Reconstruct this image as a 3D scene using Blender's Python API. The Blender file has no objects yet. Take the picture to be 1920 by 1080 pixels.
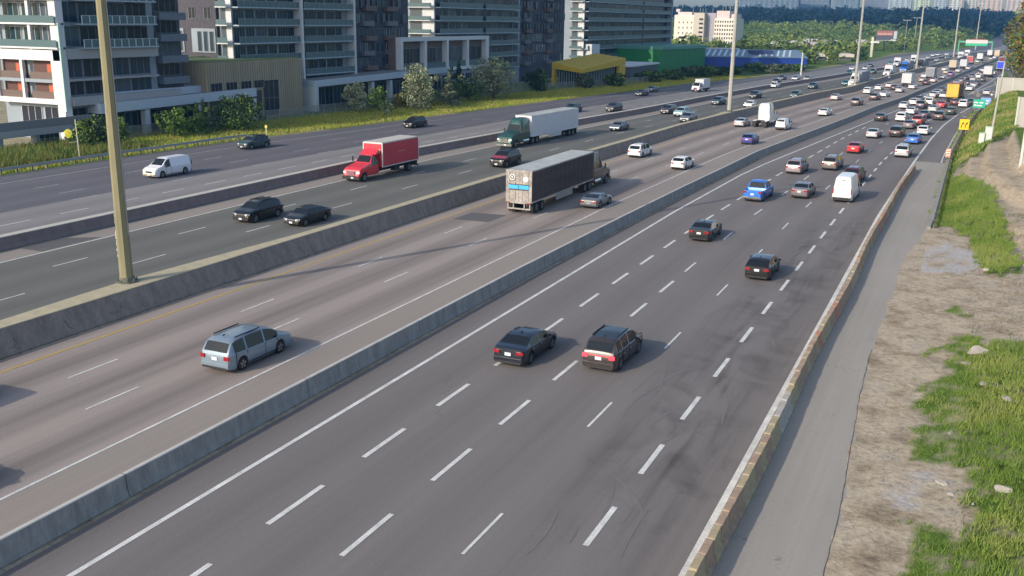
import bpy, bmesh, math, random
import numpy as np
from mathutils import Vector, Matrix
R = math.radians
random.seed(7); rng = np.random.default_rng(7)
SC = bpy.context.scene; COL = SC.collection

# ---------------- camera ----------------
cd = bpy.data.cameras.new('camera'); cam = bpy.data.objects.new('camera', cd); COL.objects.link(cam)
fw = Vector((-0.40137297, 0.87701282, -0.26409894)); rt = Vector((0.90765758, 0.41949129, 0.01359349)); up = Vector((-0.12270887, 0.23425534, 0.9643998))
m = Matrix((rt, up, -fw)).transposed().to_4x4(); m.translation = (0, 0, 17.42); cam.matrix_world = m
cd.sensor_width = 36; cd.lens = 36 * 1845.5 / 1920; cd.clip_start = 0.5; cd.clip_end = 20000
SC.camera = cam
# ---------------- sky, sun, exposure ----------------
SUN_EL, SUN_AZ = R(26), R(204)
w = bpy.data.worlds.new('World'); SC.world = w; w.use_nodes = True
nt = w.node_tree; bg = nt.nodes['Background']; sk = nt.nodes.new('ShaderNodeTexSky')
sk.sky_type = 'NISHITA'; sk.sun_disc = False; sk.sun_elevation = SUN_EL; sk.sun_rotation = SUN_AZ
sk.air_density = 1.0; sk.dust_density = 2.2; sk.ozone_density = 1.4
nt.links.new(sk.outputs[0], bg.inputs[0]); bg.inputs[1].default_value = 0.15
sl = bpy.data.lights.new('sun', 'SUN'); so = bpy.data.objects.new('sun', sl); COL.objects.link(so)
sl.energy = 2.65; sl.angle = R(0.4); sl.color = (1.0, 0.88, 0.73)
tosun = Vector((math.sin(SUN_AZ) * math.cos(SUN_EL), math.cos(SUN_AZ) * math.cos(SUN_EL), math.sin(SUN_EL)))
so.rotation_euler = tosun.to_track_quat('Z', 'Y').to_euler(); so.location = (0, -20, 60)
SC.view_settings.view_transform = 'Standard'; SC.view_settings.look = 'None'
SC.view_settings.exposure = 0.47; SC.view_settings.gamma = 1
SC.cycles.max_bounces = 5; SC.cycles.diffuse_bounces = 2; SC.cycles.glossy_bounces = 3; SC.cycles.transparent_max_bounces = 8; SC.cycles.volume_bounces = 0
try: SC.cycles.volume_max_steps = 16
except Exception: pass

# ---------------- helpers ----------------
def tag(o, label=None, cat=None, group=None, kind=None):
    if label: o['label'] = label
    if cat: o['category'] = cat
    if group: o['group'] = group
    if kind: o['kind'] = kind
    return o
def empty(name, loc=(0, 0, 0), rz=0, label=None, cat=None, group=None):
    o = bpy.data.objects.new(name, None); COL.objects.link(o); o.empty_display_size = .3
    o.location = loc; o.rotation_euler = (0, 0, rz); return tag(o, label, cat, group)
def link(name, me, parent=None, mats=None):
    o = bpy.data.objects.new(name, me); COL.objects.link(o)
    if parent: o.parent = parent
    if mats:
        for mm in mats: me.materials.append(mm)
    return o
class MB:
    """collects faces, then builds one mesh"""
    def __init__(s): s.v = []; s.f = []; s.m = []; s.uv = None
    def add(s, vs, fs, mi=0):
        b = len(s.v); s.v += [tuple(v) for v in vs]; s.f += [tuple(b + i for i in f) for f in fs]; s.m += [mi] * len(fs); return s
    def box(s, x0, x1, y0, y1, z0, z1, mi=0):
        return s.add([(x0,y0,z0),(x1,y0,z0),(x1,y1,z0),(x0,y1,z0),(x0,y0,z1),(x1,y0,z1),(x1,y1,z1),(x0,y1,z1)],
                     [(0,3,2,1),(4,5,6,7),(0,1,5,4),(1,2,6,5),(2,3,7,6),(3,0,4,7)], mi)
    def obox(s, p, d, n, L, W, z0, z1, mi=0):
        """box along direction d from p (2d), length L, extending W along n"""
        a = [(p[0]+d[0]*i*L+n[0]*j*W, p[1]+d[1]*i*L+n[1]*j*W) for i, j in ((0,0),(1,0),(1,1),(0,1))]
        return s.add([(x,y,z0) for x,y in a]+[(x,y,z1) for x,y in a], [(0,3,2,1),(4,5,6,7),(0,1,5,4),(1,2,6,5),(2,3,7,6),(3,0,4,7)], mi)
    def cyl(s, p0, p1, r0, r1=None, n=10, mi=0, cap=True):
        r1 = r0 if r1 is None else r1
        p0 = Vector(p0); p1 = Vector(p1); a = (p1-p0).normalized(); q = a.to_track_quat('Z', 'Y')
        vs = []
        for p, r in ((p0, r0), (p1, r1)):
            for i in range(n):
                t = 2*math.pi*i/n; vs.append(p + q @ Vector((r*math.cos(t), r*math.sin(t), 0)))
        fs = [(i, (i+1) % n, n+(i+1) % n, n+i) for i in range(n)]
        if cap: fs += [tuple(range(n-1, -1, -1)), tuple(range(n, 2*n))]
        return s.add(vs, fs, mi)
    def build(s, name, mats, parent=None, smooth=False, loc=None, angle=40):
        me = bpy.data.meshes.new(name); me.from_pydata(s.v, [], s.f)
        if not isinstance(mats, (list, tuple)): mats = [mats]
        for mm in mats: me.materials.append(mm)
        if len(mats) > 1: me.polygons.foreach_set('material_index', s.m)
        if s.uv:
            ul = me.uv_layers.new(name='UVMap'); vi = np.empty(len(me.loops), dtype=np.int32); me.loops.foreach_get('vertex_index', vi)
            ul.data.foreach_set('uv', np.array(s.uv, dtype=np.float32)[vi].ravel())
        if smooth:
            me.shade_smooth(); me.set_sharp_from_angle(angle=R(angle))
        me.update(); o = link(name, me, parent)
        if loc: o.location = loc
        return o
def copy_tree(o, parent=None):
    c = o.copy(); COL.objects.link(c); c.parent = parent
    for ch in CH.get(o.name, []): reg(copy_tree(ch, c), c)
    return c
CH = {}
def reg(o, parent): CH.setdefault(parent.name, []).append(o); return o

# ---------------- materials ----------------
MAT = {}
def mat(name, col, rough=.6, metal=0, coat=0, emit=None, spec=.5, var=0, vscale=4, bump=0, bscale=30, coords='Object', var2=None, v2scale=1, stretch=None):
    if name in MAT: return MAT[name]
    mm = bpy.data.materials.new(name); mm.use_nodes = True; n = mm.node_tree.nodes; l = mm.node_tree.links; b = n['Principled BSDF']
    b.inputs['Base Color'].default_value = (*col, 1); b.inputs['Roughness'].default_value = rough; b.inputs['Metallic'].default_value = metal
    b.inputs['Coat Weight'].default_value = coat; b.inputs['Coat Roughness'].default_value = .08; b.inputs['Specular IOR Level'].default_value = spec
    if emit: b.inputs['Emission Color'].default_value = (*emit[0], 1); b.inputs['Emission Strength'].default_value = emit[1]
    if var or bump or var2:
        tc = n.new('ShaderNodeTexCoord'); src = tc.outputs[coords]
        if stretch:
            mp = n.new('ShaderNodeMapping'); mp.inputs['Scale'].default_value = stretch; l.new(src, mp.inputs[0]); src = mp.outputs[0]
        def noise(sc, det=5, rg=.6):
            t = n.new('ShaderNodeTexNoise'); t.inputs['Scale'].default_value = sc; t.inputs['Detail'].default_value = det; t.inputs['Roughness'].default_value = rg; l.new(src, t.inputs['Vector']); return t
        last = None
        def mul(prev, fac_out, lo, hi):
            mr = n.new('ShaderNodeMapRange'); mr.inputs[1].default_value = .3; mr.inputs[2].default_value = .7; mr.inputs[3].default_value = lo; mr.inputs[4].default_value = hi; l.new(fac_out, mr.inputs[0])
            mx = n.new('ShaderNodeMix'); mx.data_type = 'RGBA'; mx.blend_type = 'MULTIPLY'; mx.inputs[0].default_value = 1
            if prev is None: mx.inputs[6].default_value = (*col, 1)
            else: l.new(prev, mx.inputs[6])
            cmb = n.new('ShaderNodeCombineColor'); [l.new(mr.outputs[0], cmb.inputs[i]) for i in range(3)]
            l.new(cmb.outputs[0], mx.inputs[7]); return mx.outputs[2]
        if var: last = mul(last, noise(vscale).outputs[0], 1-var, 1+var)
        if var2: last = mul(last, noise(v2scale, 3).outputs[0], 1-var2, 1+var2)
        if last: l.new(last, b.inputs['Base Color'])
        if bump:
            bp = n.new('ShaderNodeBump'); bp.inputs['Strength'].default_value = bump; bp.inputs['Distance'].default_value = .05; l.new(noise(bscale, 6).outputs[0], bp.inputs['Height']); l.new(bp.outputs[0], b.inputs['Normal'])
    MAT[name] = mm; return mm
def ng(mm): return mm.node_tree.nodes, mm.node_tree.links, mm.node_tree.nodes['Principled BSDF']
def road_mat(name, col, lanes, lane_w, streak=.25, patch=.12, tint=None, tint_at=None, skid=None, crack=.12):
    """asphalt; UV is metres (across, along). lanes = across position of the first lane centre"""
    mm = bpy.data.materials.new(name); mm.use_nodes = True; n, l, b = ng(mm); b.inputs['Roughness'].default_value = .85; b.inputs['Specular IOR Level'].default_value = .3
    uv = n.new('ShaderNodeUVMap'); sep = n.new('ShaderNodeSeparateXYZ'); l.new(uv.outputs[0], sep.inputs[0])
    def M(op, a, c=None, d=None):
        t = n.new('ShaderNodeMath'); t.operation = op
        for i, v in enumerate((a, c, d)):
            if v is None: continue
            if hasattr(v, 'links') or hasattr(v, 'is_linked'): l.new(v, t.inputs[i])
            else: t.inputs[i].default_value = v
        return t.outputs[0]
    def noise(vec, sc, det=4, dist=0):
        t = n.new('ShaderNodeTexNoise'); t.inputs['Scale'].default_value = sc; t.inputs['Detail'].default_value = det; t.inputs['Distortion'].default_value = dist; l.new(vec, t.inputs['Vector']); return t.outputs[0]
    mp = n.new('ShaderNodeMapping'); mp.inputs['Scale'].default_value = (1, .02, 1); l.new(uv.outputs[0], mp.inputs[0])
    # lane-centre oil band: cos of lane phase
    ph = M('MULTIPLY', M('SUBTRACT', sep.outputs[0], lanes), 2*math.pi/lane_w)
    band = M('POWER', M('MULTIPLY_ADD', M('COSINE', ph), .5, .5), 2.5)
    wob = noise(mp.outputs[0], 1.5, 5)
    wheel = M('MULTIPLY', M('POWER', M('MULTIPLY_ADD', M('COSINE', M('MULTIPLY', ph, 2)), -.5, .5), 3), .35)
    dark = M('MULTIPLY', M('ADD', band, wheel), M('MULTIPLY_ADD', wob, 1.3, .1))
    f1 = M('SUBTRACT', 1, M('MULTIPLY', dark, streak))
    big = M('MULTIPLY_ADD', noise(uv.outputs[0], .09, 4), patch*2, 1-patch)
    lng = M('MULTIPLY_ADD', noise(mp.outputs[0], 3.5, 6), .22, .89)
    fin = M('MULTIPLY_ADD', noise(uv.outputs[0], 9, 5), .3, .85)
    f = M('MULTIPLY', M('MULTIPLY', f1, big), M('MULTIPLY', lng, fin))
    # fine cracks / sealed seams
    vo = n.new('ShaderNodeTexVoronoi'); vo.feature = 'DISTANCE_TO_EDGE'; vo.inputs['Scale'].default_value = .16
    wv = n.new('ShaderNodeMix'); wv.data_type = 'VECTOR'; wv.inputs[0].default_value = .35
    nn = n.new('ShaderNodeTexNoise'); nn.inputs['Scale'].default_value = .8; l.new(uv.outputs[0], nn.inputs['Vector'])
    av = n.new('ShaderNodeVectorMath'); av.operation = 'MULTIPLY_ADD'; l.new(nn.outputs[1], av.inputs[0]); av.inputs[1].default_value = (3, 3, 0); l.new(uv.outputs[0], av.inputs[2]); l.new(av.outputs[0], vo.inputs['Vector'])
    cr = M('MULTIPLY', M('LESS_THAN', vo.outputs[0], .0022), M('GREATER_THAN', wob, .52))
    f = M('MULTIPLY', f, M('SUBTRACT', 1, M('MULTIPLY', cr, crack)))
    if skid:
        u0, u1, v0, v1 = skid
        mr = lambda val, a, c: (lambda t: (l.new(val, t.inputs[0]), setattr(t.inputs[1], 'default_value', a), setattr(t.inputs[2], 'default_value', c), t.outputs[0])[-1])(n.new('ShaderNodeMapRange'))
        msk = M('MULTIPLY', mr(sep.outputs[0], u0, u0+2.5), M('MULTIPLY', mr(sep.outputs[0], u1, u1-1.5), M('MULTIPLY', mr(sep.outputs[1], v0, v0+10), mr(sep.outputs[1], v1, v1-25))))
        sm = n.new('ShaderNodeMapping'); sm.inputs['Scale'].default_value = (1, .10, 1); l.new(uv.outputs[0], sm.inputs[0])
        s1 = mr(noise(sm.outputs[0], 1.3, 5, .6), .50, .72); s2 = mr(noise(uv.outputs[0], .33, 5, 1.0), .48, .72)
        f = M('MULTIPLY', f, M('SUBTRACT', 1, M('MULTIPLY', M('MULTIPLY', M('ADD', s1, s2), msk), .34)))
    cmb = n.new('ShaderNodeCombineColor'); [l.new(f, cmb.inputs[i]) for i in range(3)]
    mx = n.new('ShaderNodeMix'); mx.data_type = 'RGBA'; mx.blend_type = 'MULTIPLY'; mx.inputs[0].default_value = 1; l.new(cmb.outputs[0], mx.inputs[7])
    if tint:
        st = M('GREATER_THAN', sep.outputs[0], tint_at); m2 = n.new('ShaderNodeMix'); m2.data_type = 'RGBA'; l.new(st, m2.inputs[0]); m2.inputs[6].default_value = (*col, 1); m2.inputs[7].default_value = (*tint, 1); l.new(m2.outputs[2], mx.inputs[6])
    else: mx.inputs[6].default_value = (*col, 1)
    l.new(mx.outputs[2], b.inputs['Base Color'])
    bp = n.new('ShaderNodeBump'); bp.inputs['Strength'].default_value = .25; bp.inputs['Distance'].default_value = .01; l.new(noise(uv.outputs[0], 40, 3), bp.inputs['Height']); l.new(bp.outputs[0], b.inputs['Normal'])
    return mm

# ---------------- the road's course (metres; +Y is the driving direction, X to the right) ----------------
CY = [-60, 0, 90, 116, 131, 156, 184, 214, 249, 276, 348, 470, 592, 650, 716, 820, 1000, 1400, 2000, 3000]
CX = [0, 0, .3, 1.3, 2.2, 3.3, 5.3, 7.8, 11.3, 14.5, 20, 30.8, 39, 47, 60, 84, 98, 116, 135, 150]
c = lambda y: float(np.interp(y, CY, CX))
YS = sorted(set([-60, -20] + list(range(0, 300, 10)) + list(range(300, 800, 25)) + list(range(800, 2600, 100)) + [31, 33, 116, 131, 156, 184, 214, 249, 276, 348]))
def line(tab, x0=None):
    """lateral position as a function of Y; tab = measured points, beyond them parallel to the road's course"""
    ys = [t[0] for t in tab]; xs = [t[1] for t in tab]
    def f(y):
        if y <= ys[0]: return xs[0]
        if y >= ys[-1]: return xs[-1] + c(y) - c(ys[-1])
        return float(np.interp(y, ys, xs))
    return f
par = lambda x: (lambda y: x + c(y))
BAR = line([(0,-26.75),(60,-26.7),(83,-26.3),(100,-25.9),(115,-25.4),(133,-24.9),(150,-23.5),(171,-21.7),(193,-19.9),(220,-18.0),(250,-14.8),(361,-7.0),(540,6.0)])      # right foot of the low concrete wall
MED = line([(0,-44.4),(60,-43.9),(92,-43.4),(131,-41.9),(156,-41.2),(184,-39.1),(214,-36.6),(249,-32.9),(276,-28.6),(348,-24.4),(470,-13.6),(592,-5.5)])
WME = line([(0,-65.2),(110,-64.9),(140,-62.6),(183,-58.0),(222,-55.2),(274,-51.0),(328,-43.6),(380,-38),(435,-31.4),(600,-16)])
OUT = line([(0,-96),(60,-96),(92,-95.6),(113,-94.6),(124,-92.8),(142,-90.6),(200,-84.5),(249,-78.4),(283,-74.3),(308,-69.4),(337,-63.8),(394,-56.3),(466,-51),(540,-47),(630,-44),(716,-34)])
R1 = line([(0,-6.65),(98,-6.7),(138,-6.0),(170,-5.2),(194,-4.2),(219,-2.4),(244,.2),(262,2.2),(300,5.2),(345,7.8)])
RED = line([(0,-2.5),(100,-2.3),(147,-2.2),(178,-1.4),(219,.6),(264,4.2),(300,8.5),(345,12)])
L1 = line([(0,-24.4),(90,-24.3),(116,-23.7),(127,-23.0),(160,-20.0),(198,-16.4),(250,-11.5),(361,-3.9),(540,8.6)])
def H(x, y):
    """height of the ground"""
    t = min(max((y-850)/1300, 0), 1); z = 25*t*t*(3-2*t)
    if y > 740 and x < OUT(y)-12:
        z += 8.5*min((y-740)/330, 1)*min((OUT(y)-12-x)/45, 1)*(1-t)
    if y > 850 and x < 0: z += 3*abs(math.sin(x*.004))*t
    e = RED(y) + 1.0 if y > -60 else -1.5
    if x > e and y < 700:
        s = .16 + .46*min(max((y-85)/40, 0), 1) + 1.1*min(max((y-190)/40, 0), 1)
        top = 2.2 + 2.2*min(max((y-80)/40, 0), 1)
        d = x - e - 1.2*(1-min(max((y-80)/30, 0), 1))*2
        z += top*(1-math.exp(-max(d, 0)*s/top*1.25))
    return z
# ---------------- ground, one sheet to the horizon ----------------
PG = [[(-1.6,182.8),(.1,227.7),(3.3,238),(5.2,240),(8.5,237.2),(7.4,165.1),(3.1,150.6),(.9,139.4),(-.5,137.2),(-1.9,122),(-2.2,135.1),(-2.1,153.2)],
      [(-2.3,125.3),(-.2,123.6),(2.4,111.9),(3.4,101.9),(4.2,89.2),(4.7,79.1),(3.5,77.5),(2.4,77.2),(1.5,82.6),(1.1,89.7),(-.1,95),(-2.0,93.3),(-2.2,102.7)],
      [(.6,59.1),(2.1,60),(2.4,58),(5.2,60),(7,48.5),(7,26),(-.4,26),(-.5,30.9),(-.2,34),(-.5,35),(.8,35),(2,36.9),(1.7,38.3),(1.8,40.8),(1.2,41.3),(-.7,41.7),(-.5,44.2),(.4,45.3),(-.6,47.7),(-.7,50.3),(.9,54.2),(.3,56.3)],
      [(.3,66.1),(.9,67.5),(1.3,65.1),(.8,63.8)], [(-.8,56.7),(-.2,57.6),(-.3,54.5),(-.8,54.3)]]
def inpoly(X, Y, P):
    r = np.zeros(X.shape, bool); n = len(P)
    for i in range(n):
        x1, y1 = P[i]; x2, y2 = P[(i+1) % n]
        if y1 == y2: continue
        k = ((y1 > Y) != (y2 > Y)) & (X < (x2-x1)*(Y-y1)/(y2-y1)+x1); r ^= k
    return r
def hn(x, y, s=0):  # cheap value noise
    x = np.asarray(x, float); y = np.asarray(y, float)
    def h(i, j): v = np.sin(i*127.1+j*311.7+s*17.3)*43758.5453; return v-np.floor(v)
    xi, yi = np.floor(x), np.floor(y); fx, fy = x-xi, y-yi; fx = fx*fx*(3-2*fx); fy = fy*fy*(3-2*fy)
    return (h(xi,yi)*(1-fx)+h(xi+1,yi)*fx)*(1-fy)+(h(xi,yi+1)*(1-fx)+h(xi+1,yi+1)*fx)*fy
def fbm(x, y, s=0): return .5*hn(x, y, s)+.25*hn(x*2.1, y*2.1, s+1)+.15*hn(x*4.3, y*4.3, s+2)+.1*hn(x*9, y*9, s+3)
VH = np.vectorize(H)
def grass_at(X, Y):
    jx = X+(fbm(X*.9, Y*.9, 5)-.5)*1.6; jy = Y+(fbm(X*.7, Y*.5, 6)-.5)*4
    g = np.zeros(X.shape, bool)
    for P in PG: g |= inpoly(jx, jy, P)
    return g
def grid_mesh(name, xs, ys, zoff, mats, fgrass=None, rough=0):
    X, Y = np.meshgrid(np.array(xs, float), np.array(ys, float)); Z = VH(X, Y)+zoff+.07*np.clip((X+2.2)/.3, 0, 1)*(X < 9)*(Y < 92)
    if rough: Z += rough*(fbm(X*.8, Y*.8, 9)-.5)*np.clip((X+2.6)/1.5, 0, 1) + rough*.35*(fbm(X*3.1, Y*3.1, 12)-.5)*np.clip((X+2.6)/1.5, 0, 1)
    nx, ny = len(xs), len(ys); V = np.stack([X.ravel(), Y.ravel(), Z.ravel()], 1)
    i = np.arange(nx*ny).reshape(ny, nx); F = np.stack([i[:-1,:-1].ravel(), i[:-1,1:].ravel(), i[1:,1:].ravel(), i[1:,:-1].ravel()], 1)
    me = bpy.data.meshes.new(name); me.from_pydata(V.tolist(), [], F.tolist())
    if fgrass is not None:
        at = me.attributes.new('grass', 'FLOAT', 'POINT'); at.data.foreach_set('value', fgrass(X, Y).astype(np.float32).ravel())
    at = me.attributes.new('gravel', 'FLOAT', 'POINT'); jx = X+(fbm(X, Y, 31)-.5)*2; jy = Y+(fbm(X*.6, Y*.6, 32)-.5)*6; nz_ = np.clip((fbm(X*1.1, Y*.7, 55)-.34)*6, 0, 1); gv = nz_*np.maximum(inpoly(jx, jy, [(-3.4,78.6),(-1.1,86.5),(2.1,82.4),(2.3,79.5),(.4,76.4),(-2.8,75.2)])*.85, inpoly(jx, jy, [(0,38.6),(.1,36.2),(-1.3,36.2),(-1.4,38.6)])*.7); at.data.foreach_set('value', gv.astype(np.float32).ravel())
    me.shade_smooth(); return link(name, me, None, mats)

def ground_mat():
    mm = bpy.data.materials.new('ground_mat'); mm.use_nodes = True; n, l, b = ng(mm); b.inputs['Roughness'].default_value = .95; b.inputs['Specular IOR Level'].default_value = .15
    tc = n.new('ShaderNodeTexCoord'); at = n.new('ShaderNodeAttribute'); at.attribute_name = 'grass'
    def noise(sc, d=6):
        t = n.new('ShaderNodeTexNoise'); t.inputs['Scale'].default_value = sc; t.inputs['Detail'].default_value = d; t.inputs['Roughness'].default_value = .65; l.new(tc.outputs['Object'], t.inputs['Vector']); return t.outputs[0]
    def ramp(f, pts):
        r = n.new('ShaderNodeValToRGB'); l.new(f, r.inputs[0]); e = r.color_ramp.elements
        while len(e) < len(pts): e.new(.5)
        for q, (p, co) in zip(e, pts): q.position = p; q.color = (*co, 1)
        return r.outputs[0]
    def mix(f, a, c2, mode='MIX'):
        x = n.new('ShaderNodeMix'); x.data_type = 'RGBA'; x.blend_type = mode
        if isinstance(f, float): x.inputs[0].default_value = f
        else: l.new(f, x.inputs[0])
        l.new(a, x.inputs[6]); l.new(c2, x.inputs[7]); return x.outputs[2]
    dirt = ramp(noise(.55), [(.28, (.19,.148,.105)), (.38, (.30,.245,.17)), (.55, (.44,.37,.275)), (.7, (.38,.335,.265))])
    dirt2 = ramp(noise(3.2, 8), [(.3, (.62,.60,.58)), (.5, (1,1,1)), (.72, (1.15,1.13,1.1))])
    dirt = mix(1.0, dirt, dirt2, 'MULTIPLY')
    vo = n.new('ShaderNodeTexVoronoi'); vo.inputs['Scale'].default_value = 5; l.new(tc.outputs['Object'], vo.inputs['Vector'])
    st = n.new('ShaderNodeMath'); st.operation = 'LESS_THAN'; st.inputs[1].default_value = .13; l.new(vo.outputs['Distance'], st.inputs[0])
    stc = n.new('ShaderNodeRGB'); stc.outputs[0].default_value = (.44,.40,.34,1)
    dirt = mix(st.outputs[0], dirt, stc.outputs[0])
    ag = n.new('ShaderNodeAttribute'); ag.attribute_name = 'gravel'; gc = ramp(noise(7, 8), [(.35, (.30,.29,.29)), (.65, (.52,.51,.52))]); dirt = mix(ag.outputs['Fac'], dirt, gc)
    gr = ramp(noise(1.3), [(.3, (.055,.10,.016)), (.5, (.10,.17,.025)), (.68, (.17,.22,.04))])
    g2 = ramp(noise(9, 4), [(.3, (.6,.6,.6)), (.6, (1.1,1.1,1.1))]); gr = mix(1.0, gr, g2, 'MULTIPLY')
    l.new(mix(at.outputs['Fac'], dirt, gr), b.inputs['Base Color'])
    bp = n.new('ShaderNodeBump'); bp.inputs['Strength'].default_value = .7; bp.inputs['Distance'].default_value = .12; l.new(noise(2.6, 9), bp.inputs['Height']); l.new(bp.outputs[0], b.inputs['Normal'])
    return mm
GM = ground_mat()
xs = [-9000,-5000,-3000,-2000,-1500,-1200,-1000,-850,-700,-600,-500,-420,-350,-300,-250,-210,-180,-160,-145,-130,-122,-116,-112,-108,-104,-100,-96,-92,-88,-84,-80,-70,-60,-50,-40,-30,-20,-12,-7]+[round(-5+i*.4,2) for i in range(46)]+[14,16,20,26,34,45,60,80,110,160,230,350,500,800,1500,3000,9000]
ys = [-300,-150,-80,-40,-10,10,20]+[round(24+i*.6,2) for i in range(95)]+[82+i*2 for i in range(86)]+[260,270,280,300,320,350,380,420,460,500,550,600,650,700,750,800,850,900,960,1020,1100,1200,1300,1400,1500,1650,1800,2000,2200,2500,3000,4000,6000,9000]
def gmask(X, Y):
    g = grass_at(X, Y)*(.35+.65*(fbm(X*2.2, Y*1.6, 41) > .42))
    left = (X < np.vectorize(OUT)(Y)) & (X > -113) & (Y < 420); g[left] = 1
    fa = (Y > 330) & ((X < np.vectorize(OUT)(Y)) | (X > np.vectorize(RED)(Y)+4)); g[fa] = 1
    g[(X > 6) & (Y > 130)] = 1; g[(X < -113) & (Y < 420)] = .25
    return g
gm = grid_mesh('ground', xs, ys, -.03, [GM], gmask, rough=.22); tag(gm, kind='structure')

# ---------------- carriageways as sheets, each with (across, along) UVs in metres ----------------
def strip(name, fl, fr, mats, z=.0, ys=None, n=1, x_off=None, kind='structure', uvf=None):
    ys = ys or YS; b = MB(); b.uv = []; uvf = uvf or (lambda f, y, x: (x-c(y), y))
    for y in ys:
        a, d = fl(y), fr(y)
        for k in range(n+1):
            x = a+(d-a)*k/n; b.v.append((x, y, (H(min(x, -1), y) if y > 850 else 0)+z)); b.uv.append(uvf(k/n, y, x))
    for i in range(len(ys)-1):
        for k in range(n):
            q = i*(n+1)+k; b.f.append((q, q+1, q+n+2, q+n+1)); b.m.append(0)
    o = b.build(name, mats); tag(o, kind=kind); return o
A_EBC = road_mat('asphalt_grey', (.176,.162,.156), -8.4, 3.56, streak=.16, patch=.10, skid=(-13.5,-6.6,26,105))
A_EBX = road_mat('asphalt_warm', (.305,.262,.236), -36.7, 3.98, streak=.46, patch=.07)
A_SH = road_mat('asphalt_tan', (.272,.240,.212), -28.5, 30, streak=.04, patch=.08)
A_WBX = road_mat('asphalt_bluegrey', (.140,.141,.128), -55.8, 4.0, streak=.20, patch=.13)
A_WBC = road_mat('asphalt_dark', (.124,.122,.138), -83.4, 4.3, streak=.18, patch=.09, tint=(.222,.214,.212), tint_at=-77.9)
CONC = road_mat('concrete_shoulder', (.318,.295,.258), 0, 30, streak=.03, patch=.13, crack=.3)
off = lambda f, d: (lambda y: f(y)+d)
SOL = line([(0,-30.85),(90,-30.75),(115,-30.2),(133,-29.7),(150,-28.5),(171,-26.9),(193,-25.0),(220,-23.2),(250,-20),(361,-12.2),(540,.8)])      # right edge line of the second roadway
lerp2 = lambda fa, fb, t: (lambda y: fa(y)*(1-t)+fb(y)*t)
WL0, WR0 = -64.9, -46.9
def wbx(x0): t = (x0-WL0)/(WR0-WL0); return lerp2(WME, off(MED, -2.5), t)
strip('road', off(BAR, .3), R1, [A_EBC])
strip('road', off(MED, .2), SOL, [A_EBX])
strip('road_shoulder', SOL, off(BAR, -.3), [A_SH], z=.002)
strip('road', WME, off(MED, -2.3), [A_WBX])
strip('road', OUT, off(WME, -1.0), [A_WBC])
ysn = [y for y in YS if y <= 140]
strip('road_shoulder', R1, off(RED, .1), [CONC], ys=ysn, z=-.004)
EDGE = line([(0,-2.4),(30.3,-2.5),(35.5,-2.6),(41.8,-2.9),(47.9,-3.2),(57,-3.4),(67,-3.3),(80.7,-3.2),(92,-2.3)])
strip('ramp', R1, RED, [A_EBC], ys=[y for y in YS if 140 <= y <= 800], z=-.004)
# tan shoulder beside the wide median wall and west of the far median
strip('road_shoulder', wbx(-64.3), wbx(-61.9), [A_SH], z=.004)

# ---------------- painted markings ----------------
PW = mat('paint_white', (.60,.60,.57), .6, var=.2, vscale=1.1, var2=.28, v2scale=22); PY_ = mat('paint_yellow', (.55,.36,.06), .6, var=.15, vscale=3); PD = mat('paint_worn', (.45,.44,.41), .7, var=.3, vscale=1.5, var2=.3, v2scale=22)
def solid(f, wd, mt, y0=-40, y1=900, z=.012):
    ys2 = sorted(set([y0, y1]+[y for y in YS if y0 < y < y1]+list(range(int(y0)+1, min(int(y1), 400), 5))))
    b = MB()
    for y in ys2: x = f(y); zz = (H(-1, y) if y > 850 else 0)+z; b.v += [(x-wd/2, y, zz), (x+wd/2, y, zz)]
    for i in range(len(ys2)-1): b.f.append((2*i, 2*i+1, 2*i+3, 2*i+2)); b.m.append(0)
    return tag(b.build('lane_marking', mt), kind='structure')
def dashes(f, start, cyc, ln, wd, mt, y1=600, z=.012, y0=-30):
    b = MB(); y = start
    while y-cyc > y0: y -= cyc
    while y < y1:
        j = random.uniform(-.06, .06); a, e = y+j, y+ln+random.uniform(-.08, .08)
        b.add([(f(a)-wd/2, a, z), (f(a)+wd/2, a, z), (f(e)+wd/2, e, z), (f(e)-wd/2, e, z)], [(0,1,2,3)]); y += cyc
    return tag(b.build('lane_marking', mt), kind='structure')
# rightmost roadway
solid(L1, .22, PW, y1=700)
LA = line([(0,-20.88),(80,-20.8),(92,-20.6),(117,-19.9),(130,-19.2),(160,-17.9),(171,-17.2)]); LB = line([(0,-17.3),(90,-17.3),(130,-16.1),(182,-13.9),(198,-13.1)])
LC = line([(0,-13.72),(90,-13.7),(120,-13.1),(147,-12.5),(166,-11.6),(198,-9.8)]); LD = line([(0,-10.2),(97,-10.15),(136,-9.8),(150,-9.3),(172,-8.5),(200,-7.2),(222,-5.4),(250,-3.2),(278,-1.7)])
dashes(LA, 25.0, 6.17, 3.3, .22, PW, y1=185); dashes(LB, 30.6, 6.17, 3.2, .2, PW, y1=62); dashes(LB, 67.6, 12.2, 3.2, .15, PW, y1=500, y0=62)
dashes(LC, 38.3, 12.02, 3.2, .12, PW, y1=500); dashes(LD, 28.6, 6.17, 3.1, .22, PW, y1=262)
solid(R1, .26, PW, y1=262)
GR = line([(278,-1.7),(357,4.5),(411,8.5),(540,17)]); solid(GR, .3, PW, y0=278, y1=650); solid(line([(278,-1.7),(296,0),(328,4.3),(360,8.0)]), .3, PW, y0=278, y1=360)
solid(off(RED, -.5), .15, PW, y0=140, y1=420)
# second roadway
solid(off(MED, 1.7), .15, PY_); solid(SOL, .14, PW)
ebx = lambda x0: (lambda y: x0+c(y))
dashes(ebx(-38.95), 32.4, 12.83, 3.2, .12, PW, y1=600); dashes(ebx(-35.0), 29.8, 12.65, 3.2, .12, PW, y1=600)
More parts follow.
